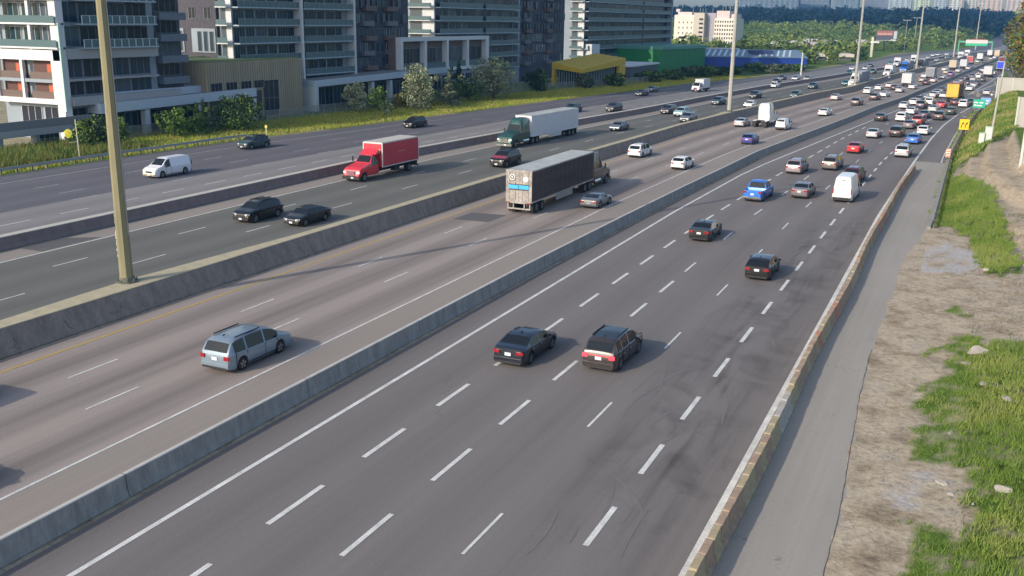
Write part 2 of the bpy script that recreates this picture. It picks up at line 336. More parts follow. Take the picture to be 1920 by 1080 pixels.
# third roadway
solid(wbx(-61.85), .17, PW); solid(wbx(-47.9), .13, PD)
dashes(wbx(-57.85), 48, 12.35, 3.1, .13, PW, y1=600); dashes(wbx(-53.75), 38.9, 12.3, 3.2, .13, PW, y1=600)
# leftmost roadway
def wbc(x0): t = (x0+95.6)/(-65.9+95.6); return lerp2(OUT, off(WME, -1.0), t)
solid(wbc(-90.9), .15, PD); solid(wbc(-67.3), .15, PD)
dashes(wbc(-85.7), 57.6, 12.4, 3.1, .13, PD, y1=600); dashes(wbc(-81.2), 69.2, 12.5, 3.3, .13, PD, y1=600); dashes(wbc(-77.2), 67.3, 13.1, 3.2, .13, PD, y1=600)
dashes(wbc(-72.7), 55.7, 6.2, 3.1, .14, PW, y1=600)
# darker four-cornered areas on the road surface
PT = mat('asphalt_darker', (.105,.10,.10), .85, var=.12, vscale=3)
for P in ([(-41.0,76.6),(-37.6,76.9),(-37.5,80.6),(-40.9,80.2)], [(-64.6,50.8),(-62.2,50.8),(-62.2,56.6),(-64.6,55)]):
    tag(MB().add([(x, y, .008) for x, y in P], [(0,1,2,3)]).build('dark_road_area', PT), kind='structure')
# broken concrete edge beyond the block wall (dirt spill)
DS = GM
b = MB(); ysd = [y*.5 for y in range(-40, 188)]
for y in ysd: x = EDGE(y)+(hn(y*.9, 3)-.5)*.3+(hn(y*3.1, 8)-.5)*.12; b.v += [(x, y, .004), (-1.2, y, .006)]
for i in range(len(ysd)-1): b.f.append((2*i, 2*i+1, 2*i+3, 2*i+2)); b.m.append(0)
tag(b.build('dirt_strip', DS), kind='structure')

# ---------------- concrete walls ----------------
def wall_mat(name, col, seam, stain=.35):
    mm = mat(name, col, .9, var=.22, vscale=1.6, var2=.14, v2scale=9, bump=.15, bscale=20, stretch=(1, 1, .22)); return mm
W1 = wall_mat('barrier_concrete', (.27,.265,.255), 6); W2 = wall_mat('median_concrete', (.225,.190,.165), 5); W2T = mat('median_top_sunlit', (.40,.355,.24), .9, var=.12, vscale=1.5); SEAM = mat('seam_dark', (.085,.08,.078), .9)  # median top paler than its face: sunlight put into the top's colour
def wall(name, fr, wtop, h, foot, mats, y0, y1, seams=None, label=None, cat='barrier', wfun=None, lean=.18, marks=None):
    """right foot follows fr; profile steps in by lean on the right, top width wtop, left foot further"""
    ys2 = sorted(set([y0, y1]+[y for y in YS if y0 < y < y1]+list(range(int(y0)+2, min(int(y1), 330), 6))))
    b = MB(); n = 7
    for y in ys2:
        x = fr(y); wt = wfun(y) if wfun else wtop; z = (H(-1, y) if y > 850 else 0)
        for dx, dz in ((0,0),(-.02,.08),(-foot*.75,.3),(-lean-foot*.75,h-.03),(-lean-foot*.75-.03,h),(-lean-foot*.75-wt,h),(-2*lean-foot*1.5-wt,0)): b.v.append((x+dx, y, z+dz))
    for i in range(len(ys2)-1):
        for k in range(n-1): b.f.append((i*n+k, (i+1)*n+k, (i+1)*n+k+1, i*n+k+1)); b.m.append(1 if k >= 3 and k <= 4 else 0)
    b.f.append(tuple(range(n))); b.m.append(0); e = (len(ys2)-1)*n; b.f.append(tuple(reversed(range(e, e+n)))); b.m.append(0)
    o = b.build(name, mats); tag(o, label, cat)
    if seams:
        s = MB()
        for y in seams:
            x = fr(y); wt = wfun(y) if wfun else wtop; t = .018
            s.add([(x+.004,y-t,0),(x+.004,y+t,0),(x-lean-foot*.75+.004,y+t,h+.004),(x-lean-foot*.75+.004,y-t,h+.004),(x-foot*.75+.012,y-t,.3),(x-foot*.75+.012,y+t,.3),(x-lean-foot*.75-wt,y-t,h+.004),(x-lean-foot*.75-wt,y+t,h+.004)], [(0,1,5,4),(4,5,2,3),(3,2,7,6)])
        s.build('joint', SEAM, o)
    if marks:
        s = MB()
        for y, z0, pts in marks:
            x = fr(y)-foot*.75+.012; sl = lean/(h-.3)
            for (u0, v0), (u1, v1) in zip(pts[:-1], pts[1:]):
                a0, a1 = z0+v0, z0+v1; t = random.uniform(.010, .022)
                s.add([(x-(a0-.3)*sl, y+u0-t, a0), (x-(a0-.3)*sl, y+u0+t, a0+.01), (x-(a1-.3)*sl, y+u1+t, a1+.01), (x-(a1-.3)*sl, y+u1-t, a1)], [(0,1,2,3)])
        s.build('crack', SEAM, o)
    return o
wall('concrete_barrier', BAR, .2, .90, .10, [W1, mat('barrier_top_sunlit', (.46,.45,.42), .9, var=.1, vscale=2)], -30, 1100, seams=[14.2, 24.4, 35.6, 46.1, 58, 70, 82, 94, 107, 120, 140, 160, 185], label='long grey concrete barrier between the rightmost and the second roadway', cat='barrier', lean=.05)  # barrier top lighter than its face, the sun on it painted in
def medw(y):
    d = abs(y-43.6); a = .85+.9*max(0, 1-d/16); d2 = abs(y-183); return a+.8*max(0, 1-d2/9)
mk = []
for y in (27, 28.6, 29.8, 31.2, 33.9, 37.2, 41.6, 45.4, 51.5, 53.8, 58.5, 64):
    pts = [(0, .9)]; 
    for k in range(random.randint(2, 4)): pts.append((pts[-1][0]+random.uniform(-.45, .45), pts[-1][1]-random.uniform(.1, .3)))
    mk.append((y, random.uniform(-.15, .05), [(u, max(v, .33)) for u, v in pts]))
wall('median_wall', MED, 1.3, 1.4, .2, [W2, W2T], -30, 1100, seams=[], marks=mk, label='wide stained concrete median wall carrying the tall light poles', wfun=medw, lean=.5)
wall('median_wall', WME, .8, .95, .2, [mat('median_red_concrete', (.20,.155,.15), .9, var=.15, vscale=1.2), mat('far_median_top_sunlit', (.45,.43,.38), .9, var=.1)], -30, 1100, seams=[], label='dark reddish concrete median wall between the third and the leftmost roadway', lean=.15)  # shaded face and sunlit top put into two concrete colours

# temporary block wall: every block a thing
BT = [mat('block_tan', (.36,.30,.19), .9, var=.2, vscale=5, bump=.3), mat('block_brown', (.33,.24,.17), .9, var=.25, vscale=5, bump=.3), mat('block_orange', (.42,.20,.12), .9, var=.25, vscale=5, bump=.3), mat('block_grey', (.38,.36,.32), .9, var=.2, vscale=5, bump=.3)]
def block():
    b = MB(); L = .5
    pr = [(.30,0),(.30,.1),(.17,.34),(.13,.86),(-.13,.86),(-.17,.34),(-.30,.1),(-.30,0)]
    for sy, ins in ((-L, 1), (-L+.03, 0), (L-.03, 0), (L, 1)):
        for x, z in pr: b.v.append((x*(1-.12*ins), sy, z-(.02 if ins and z > .5 else 0)))
    for i in range(3):
        for k in range(7): b.f.append((i*8+k, i*8+k+1, (i+1)*8+k+1, (i+1)*8+k)); b.m.append(0)
    b.f += [tuple(reversed(range(8))), tuple(range(24, 32))]; b.m += [0, 0]
    return b.build('concrete_block', BT[0], smooth=False)
blk = block(); blk.data.materials[0] = BT[0]; first = True; y = 20.4; k = 0
while y < 131:
    o = blk if first else blk.copy()
    if not first: COL.objects.link(o)
    first = False; x = R1(y)+.55+.08*math.sin(y*.21)
    o.location = (x, y, 0); o.rotation_euler = (random.uniform(-.01,.01), random.uniform(-.015,.015), random.uniform(-.03,.03)-.003); o.scale = (1, 1.02, random.uniform(.96, 1.03))
    r = random.random(); q = 3 if y < 24.5 or 41 < y < 44 and r < .5 else (2 if r < .09+(.12 if y > 60 else 0) else (1 if r < .35+(.4 if y > 60 else 0) else 0))
    o.material_slots[0].link = 'OBJECT'; o.material_slots[0].material = BT[q]
    tag(o, ['tan stained concrete block in the long low wall along the white edge line', 'brownish concrete block in the long low wall along the white edge line', 'rust orange stained concrete block in the long low wall along the white edge line', 'pale grey concrete block in the long low wall along the white edge line'][q], 'concrete block', 'blocks of the low wall along the white edge line')
    y += 1.065; k += 1

# rubber left by tyres: long thin arcs pressed into the right hand lanes
RB = mat('tyre_mark', (.156,.144,.140), .8, var=.1, vscale=2); g = random.Random(12); b = MB()
for k in range(34):
    x = g.uniform(-13.2, -7.6); y = g.uniform(25, 92); L = g.uniform(1.0, 5.5); a = g.gauss(0, .13)+(g.choice([0, 0, .5, -.5]) if g.random() < .4 else 0); cu = g.gauss(0, .09); wd = g.uniform(.08, .2); pts = []; n_ = 9
    for i in range(n_): pts.append((x, y, a)); x += math.sin(a)*L/n_; y += math.cos(a)*L/n_; a += cu*L/n_*.9
    if min(p[0] for p in pts) < -13.4 or max(p[0] for p in pts) > -7.2: continue
    q = len(b.v); zz = .0055+.00012*k
    for i, (px, py_, pa) in enumerate(pts): w2 = wd*math.sin(math.pi*(i+.3)/(n_-.4)); b.v += [(px-math.cos(pa)*w2/2, py_+math.sin(pa)*w2/2, zz), (px+math.cos(pa)*w2/2, py_-math.sin(pa)*w2/2, zz)]
    for i in range(n_-1): b.f.append((q+2*i, q+2*i+1, q+2*i+3, q+2*i+2)); b.m.append(0)
tag(b.build('tyre_mark', RB), kind='structure')

b = MB(); ye = [27+i*.4 for i in range(72)]
for y in ye: x = EDGE(y)-.02+(hn(y*1.3, 4)-.5)*.05; w_ = .008+.02*hn(y*2.3, 9); b.v += [(x-w_, y, .0062), (x+w_, y, .0062)]
for i in range(len(ye)-1): b.f.append((2*i, 2*i+1, 2*i+3, 2*i+2)); b.m.append(0)
tag(b.build('shoulder_crack', SEAM), kind='structure')
# ---------------- vehicles ----------------
def paint(name, col, rough=.32, metal=.25): return mat('paint_'+name, col, rough, metal, coat=.7, var=.04, vscale=2)
P = {k: paint(k, v) for k, v in dict(navy=(.012,.018,.032), darkgrey=(.045,.038,.040), black=(.010,.010,.013), blue=(.02,.16,.62), greymauve=(.16,.14,.16), maroon=(.09,.02,.03), pinkgrey=(.30,.24,.26), taupe=(.17,.15,.14),
     red=(.55,.02,.03), silver=(.48,.49,.51), darkred=(.25,.02,.03), darkblue=(.03,.035,.07), darkgreen=(.03,.05,.045), pink=(.62,.50,.50), teal=(.06,.17,.18), silverblue=(.21,.275,.34), steel=(.14,.16,.18), purpleblue=(.03,.035,.26),
     tan=(.42,.36,.28), purple=(.16,.08,.24), palegreen=(.45,.62,.50), paleteal=(.38,.55,.55), darkteal=(.03,.07,.075), grey=(.20,.20,.20), royalblue=(.04,.08,.75), beige=(.55,.48,.38), brown=(.060,.036,.028), green=(.02,.075,.065)).items()}
P['white'] = mat('paint_white_car', (.74,.74,.74), .3, 0, coat=.5, var=.03); P['vanwhite'] = mat('paint_white_van', (.68,.70,.73), .4, 0, coat=.3, var=.05); P['whitefront'] = P['white']; P['yellow'] = mat('paint_container_yellow', (.62,.44,.05), .6, var=.12, vscale=1.5)
P['redblack'] = mat('paint_redblack', (.016,.011,.013), .35, .2, coat=.6)
GL = mat('glass_dark', (.012,.016,.020), .09, 0, spec=.35); TY = mat('tyre_rubber', (.018,.018,.018), .85); RIM = mat('rim_alloy', (.38,.38,.39), .35, .8); TRIM = mat('trim_black', (.015,.015,.016), .6); CHR = mat('chrome', (.6,.6,.6), .18, 1)
TL = mat('tail_lamp', (.30,.012,.018), .25, coat=.5); TLB = mat('tail_lamp_lit', (.8,.05,.08), .25, coat=.5, emit=((1,.10,.16), .45)); HL = mat('head_lamp', (.75,.78,.8), .12, coat=1); PLT = mat('plate', (.6,.66,.75), .5); UND = mat('underbody', (.012,.012,.012), .9)
FRAME = mat('chassis_black', (.02,.02,.021), .7); VAL = mat('valance_dark', (.022,.022,.024), .7); BOXW = mat('box_white', (.58,.60,.64), .5, var=.06, vscale=.7); ROOFG = mat('trailer_roof', (.42,.44,.42), .55, var=.15, vscale=.5); DIRTY = mat('trailer_dirty', (.32,.295,.275), .7, var=.35, vscale=2.5, var2=.2, v2scale=11)

def smooth_tab(tab, y):
    ys = [t[0] for t in tab]; zs = [t[1] for t in tab]; d = .05
    return sum(float(np.interp(y+k*d, ys, zs)) for k in (-1, -.5, 0, .5, 1))/5 if ys[0]+.12 < y < ys[-1]-.12 else float(np.interp(y, ys, zs))
TYPES = dict(
 sedan=dict(L=4.75, W=1.84, T=[(0,.66),(.04,1.02),(.2,1.07),(.62,1.10),(1.25,1.38),(1.75,1.45),(2.5,1.445),(2.95,1.36),(3.65,1.00),(4.35,.84),(4.68,.68),(4.75,.48)], B=[(0,.64),(.04,.95),(.8,.99),(3.0,.93),(3.7,.92),(4.35,.79),(4.68,.64),(4.75,.46)], rg=(.66,1.30), ws=(2.95,3.62), sg=(.95,3.30), pil=[2.1], ax=(1.0,3.85), r=.335),
 hatch=dict(L=4.35, W=1.82, T=[(0,.66),(.04,1.00),(.12,1.08),(.62,1.40),(.95,1.48),(1.8,1.51),(2.4,1.48),(2.75,1.38),(3.42,1.02),(4.05,.86),(4.28,.70),(4.35,.48)], B=[(0,.64),(.04,.95),(.5,1.02),(2.8,.95),(3.45,.93),(4.05,.81),(4.28,.66),(4.35,.46)], rg=(.14,.62), ws=(2.74,3.40), sg=(.62,3.12), pil=[1.75], ax=(.82,3.5), r=.33),
 suv=dict(L=4.85, W=1.93, T=[(0,.72),(.04,1.04),(.10,1.14),(.42,1.55),(.72,1.68),(1.8,1.73),(2.75,1.70),(3.1,1.60),(3.78,1.18),(4.5,1.02),(4.78,.82),(4.85,.52)], B=[(0,.70),(.04,1.0),(.6,1.10),(3.2,1.05),(3.8,1.06),(4.5,.95),(4.78,.77),(4.85,.5)], rg=(.12,.44), ws=(3.08,3.74), sg=(.50,3.42), pil=[1.15,2.15], ax=(.92,3.9), r=.37),
 minivan=dict(L=5.15, W=2.0, T=[(0,.72),(.04,1.02),(.10,1.12),(.36,1.58),(.7,1.70),(2.0,1.76),(3.0,1.70),(3.4,1.58),(4.2,1.10),(4.8,.95),(5.08,.76),(5.15,.5)], B=[(0,.70),(.04,.98),(.5,1.04),(3.5,.98),(4.2,.98),(4.8,.87),(5.08,.7),(5.15,.48)], rg=(.12,.38), ws=(3.38,4.14), sg=(.46,3.85), pil=[1.35,2.75], ax=(.98,3.98), r=.35),
 coupe=dict(L=4.5, W=1.86, T=[(0,.60),(.04,.84),(.3,.93),(1.2,1.17),(1.9,1.29),(2.35,1.28),(2.75,1.18),(3.35,.90),(4.1,.76),(4.42,.60),(4.5,.42)], B=[(0,.58),(.04,.80),(.9,.92),(2.8,.84),(3.4,.83),(4.1,.73),(4.42,.57),(4.5,.4)], rg=(.62,1.5), ws=(2.62,3.32), sg=(1.35,3.0), pil=[], ax=(.95,3.45), r=.345),
 cargo_van=dict(L=5.7, W=2.02, T=[(0,.62),(.04,1.80),(.16,2.03),(.6,2.08),(3.3,2.08),(3.75,1.98),(4.55,1.30),(5.25,1.12),(5.6,.95),(5.7,.55)], B=[(0,.6),(.04,1.12),(3.8,1.12),(4.5,1.14),(5.25,1.02),(5.6,.86),(5.7,.5)], rg=None, ws=(3.74,4.50), sg=(3.30,4.15), pil=[], ax=(1.15,4.6), r=.37),
 high_van=dict(L=5.95, W=2.06, T=[(0,.60),(.04,2.20),(.14,2.55),(.5,2.62),(3.7,2.62),(4.2,2.50),(5.15,1.32),(5.65,1.12),(5.88,.9),(5.95,.55)], B=[(0,.58),(.04,1.15),(4.3,1.15),(5.1,1.15),(5.65,1.0),(5.88,.82),(5.95,.5)], rg=None, ws=(4.25,5.10), sg=(3.9,4.8), pil=[], ax=(1.15,4.95), r=.36),
 utility_van=dict(L=4.75, W=1.84, T=[(0,.62),(.04,1.45),(.2,1.82),(.6,1.87),(2.6,1.86),(3.05,1.74),(3.8,1.12),(4.4,.95),(4.68,.78),(4.75,.5)], B=[(0,.6),(.04,1.0),(3.1,1.02),(3.8,.98),(4.4,.87),(4.68,.72),(4.75,.48)], rg=(.05,.19), ws=(3.04,3.74), sg=(2.35,3.45), pil=[], ax=(.9,3.85), r=.33),
)
def stations(t, pil, extra=()):
    S = {0, t['L']}
    for y, _ in t['T']+t['B']: S.add(round(y, 3))
    for a in t['ax']:
        for k in (-1.28, -1.2, -1.0, -.7, -.35, 0, .35, .7, 1.0, 1.2, 1.28): S.add(round(a+k*t['r'], 3))
    for q in (t['rg'], t['ws'], t['sg']):
        if q: S.update(q)
    for p in pil: S.update((p-.05, p+.05))
    S.update(extra)
    S = sorted(q for q in S if 0 <= q <= t['L']); out = [S[0]]
    for s in S[1:]:
        if s-out[-1] > .028: out.append(s)
    out[-1] = t['L']; o2 = []
    for a, b_ in zip(out[:-1], out[1:]):
        o2.append(a); k = int((b_-a)/.34)
        o2 += [a+(b_-a)*(i+1)/(k+1) for i in range(k)]
    return o2+[t['L']]
def loft(t, side_open=None):
    L, W, r = t['L'], t['W']/2, t['r']; hs = max(z for _, z in t['T']); S = stations(t, t['pil']); rows = []
    for y in S:
        B_ = smooth_tab(t['B'], y); T = max(smooth_tab(t['T'], y), B_+.01)
        e = min(y, L-y); w_ = W*(1-.13*math.exp(-e/.16)-.03*math.exp(-e/.8)); z0 = t.get('z0', .20)+.10*math.exp(-e/.12)
        arch = 0
        for a in t['ax']:
            d = abs(y-a)
            if d < r*1.2: arch = max(arch, math.sqrt(max((r*1.2)**2-d*d, 0))+r*1.0)
            elif d < r*1.29: arch = max(arch, 0)
        g = min(max((T-B_)/max(hs-B_, .1), 0), 1); wt = w_*(.955-.20*g)
        za = max(z0, arch*.98); m1 = min(max(z0+.14, arch+.01), B_-.06); m2 = min(max(.55*B_+.05, arch+.03), B_-.04)
        rows.append([(0, z0), (w_*.93, za), (w_*.985, m1), (w_, m2), (w_*.99, B_-.03), (w_*.955, B_), (wt, B_+(T-B_)*.86), (wt*.88, B_+(T-B_)*.965), (wt*.45, T-.006), (0, T)])
    return S, rows
def body_parts(t, root, pm, low=False, extra=None, bed=None, sunroof=None):
    """lofted shell: painted body, windscreen, rear window, side windows as separate meshes"""
    S, rows = loft(t); n = len(rows[0]); G = dict(body=MB(), windscreen=MB(), rear_window=MB(), side_window=MB(), sunroof=MB())
    full = []
    for y, rw in zip(S, rows): full.append([(x, y, z) for x, z in rw]+[(-x, y, z) for x, z in reversed(rw[:-1])][0:-1])
    N = len(full[0]); verts = [v for rw in full for v in rw]
    def place(key, idx):
        b = G.setdefault(key, MB()); q = len(b.v); b.v += [verts[i] for i in idx]; b.f.append(tuple(range(q, q+len(idx)))); b.m.append(0)
    bodyf = []
    for i in range(len(S)-1):
        yc = (S[i]+S[i+1])/2; T = rows[i][9][1]; B_ = rows[i][5][1]; T2 = rows[i+1][9][1]; B2 = rows[i+1][5][1]; gh = min(T-B_, T2-B2)
        for j in range(N):
            j2 = (j+1) % N; idx = (i*N+j, i*N+j2, (i+1)*N+j2, (i+1)*N+j); jj = j if j < n-1 else N-1-j
            key = 'body'
            if jj == 5 and t['sg'][0] <= yc <= t['sg'][1] and gh > .16 and not any(abs(yc-p) < .055 for p in t['pil']): key = ('side_window', j < n-1, sum(yc > p for p in t['pil']))
            elif jj in (7, 8) and t['ws'][0] <= yc <= t['ws'][1]: key = 'windscreen'
            elif jj in (7, 8) and t['rg'] and t['rg'][0] <= yc <= t['rg'][1]: key = 'rear_window'
            elif jj in (7, 8) and sunroof and sunroof[0] <= yc <= sunroof[1]: key = 'sunroof'
            if key == 'body': bodyf.append((idx, 1 if jj == 0 else 0))
            else: place(key, idx)
    b = G['body']; b.v = list(verts); b.f = [f for f, _ in bodyf]; b.m = [q for _, q in bodyf]
    b.f.append(tuple(range(N-1, -1, -1))); b.m.append(0); e = (len(S)-1)*N; b.f.append(tuple(range(e, e+N))); b.m.append(0)
    out = []
    for k, q in G.items():
        if not q.f: continue
        out.append((k if isinstance(k, str) else k[0], q, [pm, UND] if k == 'body' else [GL]))
    return out, S, rows
def finish(parts, root, low, name):
    """parts: list of (name, MB, mats, parent_index or None). low: all in one mesh"""
    if not low:
        objs = []
        for i, p in enumerate(parts):
            par_ = root if len(p) < 4 or p[3] is None else objs[p[3]]
            o = p[1].build(p[0], p[2], par_, smooth=True, angle=38); reg(o, par_)
            for k, sl_ in enumerate(o.material_slots):
                if sl_.material.name.startswith('paint_') and sl_.material not in (PW, PY_, PD): o['painted'] = 1
            bm = bmesh.new(); bm.from_mesh(o.data); bmesh.ops.remove_doubles(bm, verts=bm.verts, dist=.0008)
            loose = [v for v in bm.verts if not v.link_faces]; bmesh.ops.delete(bm, geom=loose, context='VERTS'); bmesh.ops.recalc_face_normals(bm, faces=bm.faces); bm.to_mesh(o.data); bm.free(); o.data.shade_smooth(); o.data.set_sharp_from_angle(angle=R(38))
            objs.append(o)
        return root
    big = MB(); ml = []
    for p in parts:
        mp_ = []
        for mm in p[2]:
            if mm not in ml: ml.append(mm)
            mp_.append(ml.index(mm))
        q = len(big.v); big.v += p[1].v; big.f += [tuple(q+i for i in f) for f in p[1].f]; big.m += [mp_[k] if len(mp_) > 1 else mp_[0] for k in p[1].m]
    me_o = big.build(name, ml, None, smooth=True); bm = bmesh.new(); bm.from_mesh(me_o.data); bmesh.ops.recalc_face_normals(bm, faces=bm.faces)
    loose = [v for v in bm.verts if not v.link_faces]; bmesh.ops.delete(bm, geom=loose, context='VERTS'); bm.to_mesh(me_o.data); bm.free(); me_o.data.set_sharp_from_angle(angle=R(38))
    return me_o
def wheel_mb(x, y, r, wd=.22, sgn=1, hub=True, n=18):
    t = MB(); 
    ring = [(r*.62, wd*.5), (r*.93, wd*.5), (r, wd*.36), (r, -wd*.36), (r*.93, -wd*.5), (r*.5, -wd*.5)]
    for k, (rr, xx) in enumerate(ring):
        for i in range(n): a = 2*math.pi*i/n; t.v.append((x+xx*sgn, y+rr*math.cos(a), r+rr*math.sin(a)))
    for k in range(len(ring)-1):
        for i in range(n): t.f.append((k*n+i, k*n+(i+1) % n, (k+1)*n+(i+1) % n, (k+1)*n+i)); t.m.append(0)
    t.f.append(tuple(range(5*n, 6*n))); t.m.append(0)
    rm = MB(); rr = r*.63; c0 = len(rm.v); rm.v.append((x+sgn*wd*.40, y, r)); m_ = 20
    for i in range(m_): a = 2*math.pi*i/m_; rm.v.append((x+sgn*wd*.47, y+rr*math.cos(a), r+rr*math.sin(a)))
    for i in range(m_): rm.f.append((c0, c0+1+i, c0+1+(i+1) % m_)); rm.m.append(0 if (i % 4) < 2 else 1)
    return t, rm
def patchbox(cx, cy, cz, wx, wy, wz, rz=0, rx=0):
    b = MB().box(-wx/2, wx/2, -wy/2, wy/2, -wz/2, wz/2); M = Matrix.Translation((cx, cy, cz)) @ Matrix.Rotation(rz, 4, 'Z') @ Matrix.Rotation(rx, 4, 'X'); b.v = [tuple(M @ Vector(v)) for v in b.v]; return b
def car(kind, pm, low=False, name=None, rgpatch=True, sunroof=None, litbar=False, hood=None):
    base = {'pickup': 'suv'}.get(kind, kind); t = dict(TYPES[base])
    if kind == 'pickup':
        t.update(L=5.6, W=2.0, T=[(0,.70),(.03,1.15),(.10,1.16),(.13,.78),(1.72,.78),(1.75,1.16),(1.80,1.2),(2.05,1.78),(2.6,1.88),(3.3,1.86),(3.6,1.72),(4.15,1.28),(5.1,1.16),(5.5,.95),(5.6,.6)], B=[(0,.70),(.03,1.13),(1.8,1.14),(4.2,1.14),(5.1,1.06),(5.5,.86),(5.6,.55)], rg=(1.81,2.07), ws=(3.58,4.12), sg=(2.12,3.9), pil=[2.95], ax=(1.15,4.65), r=.40)
    root = None if low else empty(name or 'car')
    parts, S, rows = body_parts(t, root, pm, sunroof=sunroof); L, W, r = t['L'], t['W'], t['r']
    if kind == 'pickup':   # open bed: sink the middle of the load floor
        for k, q, mt in parts:
            if k == 'body':
                q.v = [(x, y, (.78 if abs(x) < W*.42 and z > .9 else z)) if .12 < y < 1.74 else (x, y, z) for x, y, z in q.v]
                for i, f in enumerate(q.f):
                    ys_ = [q.v[j][1] for j in f]; zs_ = [q.v[j][2] for j in f]
                    if min(ys_) > .1 and max(ys_) < 1.76 and max(zs_) < .95 and min(zs_) > .75 and max(abs(q.v[j][0]) for j in f) < W*.44: q.m[i] = 1
    if hood:
        for k, q, mt in parts:
            if k == 'body':
                mt.append(hood)
                for i, f in enumerate(q.f):
                    cc = sum(q.v[j][1] for j in f)/len(f); zz = sum(q.v[j][2] for j in f)/len(f)
                    if cc > t['ws'][1] and zz > .92: q.m[i] = 2
    for sx in (-1, 1):
        for a in t['ax']:
            ty, rm = wheel_mb(sx*(W/2-.13), a, r*1.0, sgn=sx, n=12 if low else 18); parts.append(('wheel', ty, [TY])); parts.append(('rim', rm, [RIM, TRIM], len(parts)-1))
    zb = np.interp(.05, *zip(*[(a, b_) for a, b_ in t['B']])); zf = np.interp(L-.1, *zip(*[(a, b_) for a, b_ in t['B']]))
    van = kind in ('cargo_van', 'high_van', 'utility_van')
    for sx in (-1, 1):
        if van: parts.append(('tail_light', patchbox(sx*(W/2-.14), .005, 1.15, .12, .06, .5), [TL]))
        elif kind in ('suv', 'minivan', 'pickup'): parts.append(('tail_light', patchbox(sx*(W/2-.24), .005, zb-.13, .30, .07, .20, rz=sx*.16), [TLB if litbar else TL]))
        else: parts.append(('tail_light', patchbox(sx*(W/2-.27), .01, zb-.12, .38, .07, .15, rz=sx*.18), [TL]))
        parts.append(('headlight', patchbox(sx*(W/2-.30), L-.12, zf-.02, .42, .10, .15, rz=-sx*.30), [HL]))
        ym = t['ws'][1]-.38
        parts.append(('door_mirror', patchbox(sx*(W/2+.09), ym, 1.02 if not van else 1.25, .20, .12, .15 if not van else .26), [TRIM if van else pm]))
    if litbar: parts.append(('light_bar', patchbox(0, -.005, zb-.08, W*.62, .05, .03), [TLB]))
    if not low:
        ys_s = [t['sg'][0]+.05]+list(t['pil'])+[t['sg'][1]-.12] if not van else [t['sg'][0]-.05, t['sg'][1]-.1]
        for sx in (-1, 1):
            sb_ = MB()
            for q_ in (ys_s if kind != 'coupe' else ys_s[1:]):
                bz = float(np.interp(q_, *zip(*t['B'])))
                if any(abs(q_-a) < r*1.25 for a in t['ax']): sb_.box(sx*W*.492-.02, sx*W*.492+.02, q_-.011, q_+.011, r*2.3, bz-.02)
                else: sb_.box(sx*W*.492-.02, sx*W*.492+.02, q_-.011, q_+.011, .34, bz-.02)
            sb_.box(sx*W*.488-.02, sx*W*.488+.02, t['ax'][0]+r*1.35, t['ax'][1]-r*1.35, .27, .345); parts.append(('door_seam', sb_, [TRIM]))
            for q_ in ys_s[:-1]: parts.append(('door_handle', patchbox(sx*(W*.5), q_+.22, .80 if not van else .95, .035, .17, .03), [CHR]))
    if van: parts.append(('rear_door_gap', patchbox(0, .028, 1.3 if kind == 'high_van' else 1.15, .025, .03, 1.5 if kind == 'high_van' else 1.0), [TRIM]))
    if kind in ('high_van',): parts.append(('rear_brake_light', patchbox(0, .03, 2.28, .4, .05, .07), [TRIM]))
    if kind != 'coupe': parts.append(('rear_plate', patchbox(0, -.012, (.78 if not van else .75) if kind != 'sedan' else .74, .34, .03, .17), [PLT]))
    else: parts.append(('rear_plate', patchbox(0, -.012, .5, .34, .03, .15), [PLT]))
    parts.append(('rear_bumper', patchbox(0, .06, .42, W*.86, .18, .22), [pm if not van and kind != 'pickup' else (CHR if kind == 'pickup' else TRIM)]))
    parts.append(('rear_valance', patchbox(0, .035, .30, W*.80, .16, .12), [VAL]))
    if not van and kind not in ('pickup', 'coupe') and not low: parts.append(('antenna', patchbox(0, t['rg'][1]+.4, max(z for _, z in t['T'])+.03, .05, .16, .06), [TRIM]))
    parts.append(('grille', patchbox(0, L-.03, zf-.16, W*.42, .10, .18), [TRIM])); parts.append(('front_bumper', patchbox(0, L-.07, .40, W*.84, .18, .20), [TRIM if kind != 'cargo_van' else mat('bumper_tan', (.32,.27,.17), .6)]))
    parts.append(('front_plate', patchbox(0, L+.028, .42, .32, .02, .15), [PLT]))
    if kind in ('minivan', 'suv') and not low:
        for sx in (-1, 1): parts.append(('roof_rail', patchbox(sx*W*.34, 1.75, max(z for _, z in t['T'])+.0, .04, 1.9, .05), [TRIM]))
    dy = L/2
    for p in parts: p[1].v = [(x, y-dy, z) for x, y, z in p[1].v]
    o = finish(parts, root, low, name or 'car'); return (o, L)

